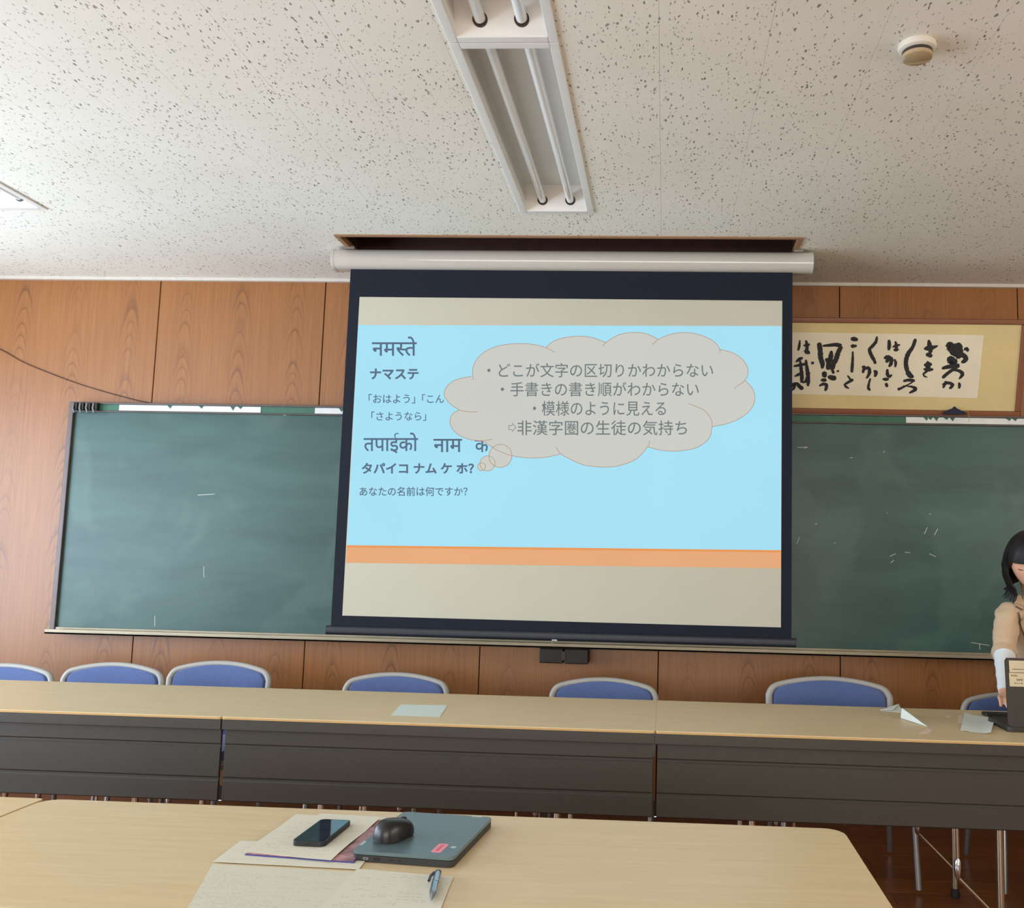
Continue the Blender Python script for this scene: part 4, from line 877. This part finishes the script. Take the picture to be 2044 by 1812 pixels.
body_ch = [[(rel(pel), (.11, .08)), (rel(waist), (.085, .07)), (rel(chest), (.095, .065)), (rel(neckb), (.045, .045)), (rel(hp(0, .035, -.075)), (.048, .048)), (rel(hp(0, .03, -.02)), (.055, .055))],
           [(rel(chest), (.095, .065)), (rel(shR), .038), (rel(elR), .036), (rel(wrR), .024)], [(rel(chest), (.095, .065)), (rel(shL), .038), (rel(elL), .036), (rel(wrL), .024)]]
for s in (-1, 1):
    hip = Vector((1.60+s*.09, 4.12, .53)); kn = Vector((1.60+s*.10, 3.72, .52)); an = Vector((1.60+s*.10, 3.76, .085)); toe = Vector((1.60+s*.11, 3.62, .03))
    body_ch.append([(rel(pel), (.11, .08)), (rel(hip), .075), (rel(kn), .058), (rel(an), .036), (rel(toe), .028)])
def hand(wr, tgt_z, side):
    """palm, four fingers of different length and a thumb that leaves the side of the palm"""
    ch = []; fwd = Vector((-.22*side, -1, -.10)).normalized(); sd = Vector((1, -.08*side, 0)).normalized()
    palm0 = wr+fwd*.03; palm = wr+fwd*.065; ch.append([(rel(wr), .024), (rel(palm0), (.026, .018)), (rel(palm), (.033, .014))])
    for k2, (off, ln) in enumerate(((-.030, .060), (-.010, .070), (.010, .066), (.029, .052))):
        b0 = palm+sd*off; b1 = b0+fwd*ln*.5+Vector((0, 0, .004)); b2 = b0+fwd*ln*.85+Vector((0, 0, -.010)); b3 = b0+fwd*ln+Vector((0, 0, -.022))
        ch.append([(rel(palm), (.033, .014)), (rel(b0), .0095), (rel(b1), .0085), (rel(b2), .0078), (rel(b3), .0065)])
    tb = wr+fwd*.030-sd*.026*(-side)*-1
    ch.append([(rel(palm0), (.026, .018)), (rel(wr+fwd*.035+sd*side*.030), .0105), (rel(wr+fwd*.060+sd*side*.045), .0095), (rel(wr+fwd*.082+sd*side*.050+Vector((0, 0, -.008))), .0078)])
    return ch
body_ch += hand(wrR, .72, 1)+hand(wrL, .72, -1)
bme = skin_mesh('body', body_ch, None, pw, sub=2)
bm = bmesh.new(); bm.from_mesh(bme); head_bm(bm)
for s in (-1, 1):   # ears
    r = bmesh.ops.create_uvsphere(bm, u_segments=12, v_segments=8, radius=1)
    for v in r['verts']: v.co = hp(s*(.072+v.co.x*.008), .008+v.co.y*.018, -.012+v.co.z*.030)-PO
bm.to_mesh(bme); bm.free(); bme.materials.clear(); bme.materials.append(M['skin'])
body = link('body', bme, pw)
rm = body.modifiers.new('remesh', 'REMESH'); rm.mode = 'VOXEL'; rm.voxel_size = .0042; rm.use_smooth_shade = True
sm_ = body.modifiers.new('smooth', 'SMOOTH'); sm_.factor = .5; sm_.iterations = 3
# face details
for s in (-1, 1):
    MB().tube([tuple(hp(s*.030+dx, -.0845+abs(dx)*.35, .001+dz)-PO) for dx, dz in ((-.014, .0), (-.006, -.003), (.005, -.003), (.014, .001))], .0016, 6).build('eyelash', M['eye'], pw, smooth=True)
    MB().tube([tuple(hp(s*.031+dx, -.0855+abs(dx)*.35, .024+dz)-PO) for dx, dz in ((-.016, .0), (0, .003), (.016, -.001))], .0018, 6, .6).build('eyebrow', M['eye'], pw, smooth=True)
MB().tube([tuple(hp(dx, -.094+abs(dx)*.4, -.052)-PO) for dx in (-.018, -.008, 0, .008, .018)], [.001, .0035, .004, .0035, .001], 8).build('lips', M['lip'], pw, smooth=True)
# blazer: torso, sleeves pushed up to the elbow, collar and lapels
def towards(a, b, f): return a+(b-a)*f
bz = [[(rel(waist+Vector((0, 0, -.14))), (.160, .125)), (rel(waist), (.125, .100)), (rel(chest), (.142, .104)), (rel(towards(chest, neckb, .72)), (.098, .082))],
      [(rel(chest), (.142, .104)), (rel(shR), (.056, .056)), (rel(towards(shR, elR, .55)), (.054, .054)), (rel(elR), (.049, .049)), (rel(towards(elR, wrR, .2)), (.044, .044))],
      [(rel(chest), (.142, .104)), (rel(shL), (.060, .060)), (rel(towards(shL, elL, .5)), (.054, .054)), (rel(elL), (.050, .050)), (rel(towards(elL, wrL, .2)), (.046, .046))]]
zm = skin_mesh('blazer', bz, None, pw, sub=3); zm.materials.clear(); zm.materials.append(M['blazer'])
for v in zm.vertices:   # folds of the cloth around the bent arm
    n_ = noise.noise(Vector((v.co.x*9, v.co.y*9, v.co.z*42)))+.6*noise.noise(Vector((v.co.x*20+5, v.co.y*12, v.co.z*30)))
    v.co += v.normal*n_*.0075
blz = link('blazer', zm, pw)
for p_ in zm.polygons: p_.use_smooth = True
# rolled cuff and turned-out flap at the elbow
cd_ = (wrR-elR).normalized()
MB().tube([rel(elR+cd_*.0), rel(elR+cd_*.018), rel(elR+cd_*.036)], [.047, .051, .047], 22).build('cuff', M['blazer'], blz, smooth=True)
# collar and lapels lie on the blazer; dark ribbons paint seam and edge shade
bpy.context.view_layer.update()
def on_cloth(pts, name, m_, off, th):
    """a patch of cloth cut to an outline and laid on the blazer's front"""
    q = [onY(x, y, 3.80)-PO for x, y in pts]; bm = bmesh.new(); f_ = bm.faces.new([bm.verts.new(v) for v in q])
    bmesh.ops.triangulate(bm, faces=[f_])
    for _ in range(4): bmesh.ops.subdivide_edges(bm, edges=bm.edges[:], cuts=1, use_grid_fill=True)
    for v in bm.verts:
        o_ = v.co+PO; d_ = (o_-EYE).normalized(); hit, loc, nrm, _ = blz.ray_cast(EYE-PO, d_, distance=6)
        v.co = (loc+nrm*off) if hit else (o_+d_*.10-PO)
    me = bpy.data.meshes.new(name); bm.to_mesh(me); bm.free(); me.materials.append(m_); o = link(name, me, blz, smooth=True)
    sf = o.modifiers.new('solid', 'SOLIDIFY'); sf.thickness = th; sf.offset = 1
    return o
on_cloth([(2021, 1193), (2027, 1210), (2040, 1218), (2046, 1206), (2036, 1186)], 'collar', M['blazer'], .002, .004)
on_cloth([(2040, 1219), (2031, 1223), (2037, 1244), (2049, 1278), (2056, 1282), (2053, 1250), (2046, 1220)], 'lapel', M['blazer'], .002, .004)
on_cloth([(2099, 1193), (2093, 1210), (2080, 1218), (2074, 1206), (2084, 1186)], 'collar', M['blazer'], .002, .004)
on_cloth([(2080, 1219), (2089, 1223), (2083, 1244), (2071, 1278), (2064, 1282), (2067, 1250), (2074, 1220)], 'lapel', M['blazer'], .002, .004)
on_cloth([(2027, 1210), (2040, 1217), (2040, 1219), (2026, 1212)], 'lapel_seam_shade', M['seam_shade'], .0065, .001)
on_cloth([(2030, 1223), (2032, 1223), (2038, 1244), (2050, 1278), (2048, 1278), (2036, 1244)], 'lapel_seam_shade', M['seam_shade'], .0065, .001)
# white shirt: forearm sleeves and collarless front
for e_, w_, nm_ in ((elR, wrR, 1), (elL, wrL, 2)):
    pts = [towards(e_, w_, f) for f in (.1, .25, .4, .6, .8, .97)]; mb = MB().tube([rel(q) for q in catmull(pts, 3)], [.042-.0012*i+(.0020 if i % 4 == 1 else 0) for i in range(16)], 22)
    mb.build('shirt_sleeve', M['shirt'], pw, smooth=True)
MB().prism([(q.x, q.z) for q in [onY(x, y, 3.93)-PO for x, y in ((2048, 1212), (2074, 1212), (2062, 1240))]], -.215, -.205).build('shirt_front', M['shirt'], pw)
# trousers
tr = []
for s in (-1, 1):
    hip = Vector((1.60+s*.09, 4.12, .53)); kn = Vector((1.60+s*.10, 3.72, .52)); an = Vector((1.60+s*.10, 3.76, .13))
    tr.append([(rel(pel), (.15, .12)), (rel(hip), .10), (rel(kn), .074), (rel(an), .055)])
    sh = MB().tube([rel((1.60+s*.10, 3.80, .045)), rel((1.60+s*.105, 3.72, .045)), rel((1.60+s*.11, 3.62, .036)), rel((1.60+s*.11, 3.58, .030))], [.036, .042, .036, .022], 14).build('shoe', M['rubber'], pw, smooth=True)
tm = skin_mesh('trousers', tr, None, pw, sub=2); tm.materials.clear(); tm.materials.append(M['skirt']); link('trousers', tm, pw)
# hair: cap with fringe, and side curtains that flick outwards at the shoulder
hb = MB(); N1, N2 = 26, 48
def hair_pt(a, b, grow):
    x = math.sin(a)*math.sin(b); y = -math.sin(a)*math.cos(b); z = math.cos(a)
    strand = 1+.014*math.sin(b*38+3*z)*min(1, a*1.5)
    return hp(x*(.093+grow)*strand, y*(.102+grow)*strand+.006, z*(.124+grow)+.002)-PO
rows = []
for i in range(N1+1):
    row = []
    for j in range(N2):
        b = 2*math.pi*j/N2; front = .5+.5*math.cos(b)          # 1 at the face
        amax = 2.15-.80*front**1.0 if front > .72 else (2.15 if front < .5 else 2.15-.56*(front-.5)/.22)
        amax = (1.38+.05*noise.noise(Vector((j*.8, 0, 0)))) if front > .84 else (1.8 if front < .70 else 1.8-(1.8-1.38)*((front-.70)/.14)); a = amax*i/N1
        row.append(hair_pt(a, b, 0))
    rows.append(row)
base_i = len(hb.v)
for g_ in (0, -.012):
    for i in range(N1+1):
        for j in range(N2):
            p_ = rows[i][j]; c_ = HC-PO; hb.v.append(tuple(p_+(c_-p_).normalized()*(-g_)))
for i in range(N1):
    for j in range(N2):
        a = i*N2+j; b = i*N2+(j+1) % N2; c_ = a+N2; d_ = b+N2; o_ = (N1+1)*N2
        hb.f.append((a, b, d_, c_)); hb.f.append((o_+a, o_+c_, o_+d_, o_+b))
for j in range(N2):
    a = N1*N2+j; b = N1*N2+(j+1) % N2; o_ = (N1+1)*N2; hb.f.append((a, b, o_+b, o_+a))
def prof_r(z):
    K = [(.06, .086), (.02, .097), (-.03, .105), (-.07, .102), (-.10, .092), (-.125, .084), (-.145, .092), (-.17, .112)]
    for (z1, r1), (z2, r2_) in zip(K, K[1:]):
        if z <= z1 and z >= z2: f = (z1-z)/(z1-z2); f = f*f*(3-2*f); return r1+(r2_-r1)*f
    return K[0][1] if z > K[0][0] else K[-1][1]
# the long hair of the sides and the back: one grooved shell from temple to temple with ragged ends that flick out
NJ, NI = 96, 18; B0, B1 = math.radians(42), math.radians(318); o0 = len(hb.v)
for inner in (0, 1):
    for i in range(NI+1):
        for j in range(NJ+1):
            b = B0+(B1-B0)*j/NJ; lean_ = max(0, min(1, (i/NI-.25)/.5)); b = math.pi+(b-math.pi)*((math.pi-math.radians(66-28*lean_))/(math.pi-B0)); end = -.146+.020*noise.noise(Vector((j*.55, 1.3, 0)))-.010*math.sin(b/2)
            z = .055+(end-.055)*i/NI; g_ = 1+(.022*math.sin(b*38+z*14)+.016*noise.noise(Vector((j*.9, z*9, 2))))*min(1, i/4)
            r = (prof_r(z)-(.011*(1-.8*(i/NI)**3) if inner else 0))*g_; side = abs(math.sin(b))
            hb.v.append(tuple(hp(math.sin(b)*r*.99, -math.cos(b)*(r+.014)+.006, z)-PO))
def hv(inner, i, j): return o0+inner*(NI+1)*(NJ+1)+i*(NJ+1)+j
for i in range(NI):
    for j in range(NJ):
        hb.f.append((hv(0, i, j), hv(0, i, j+1), hv(0, i+1, j+1), hv(0, i+1, j))); hb.f.append((hv(1, i, j), hv(1, i+1, j), hv(1, i+1, j+1), hv(1, i, j+1)))
    for j in (0, NJ): hb.f.append((hv(0, i, j), hv(0, i+1, j), hv(1, i+1, j), hv(1, i, j)))
for j in range(NJ):
    for i in (0, NI): hb.f.append((hv(0, i, j), hv(0, i, j+1), hv(1, i, j+1), hv(1, i, j)))
hb.build('hair', M['hair'], pw, smooth=True)
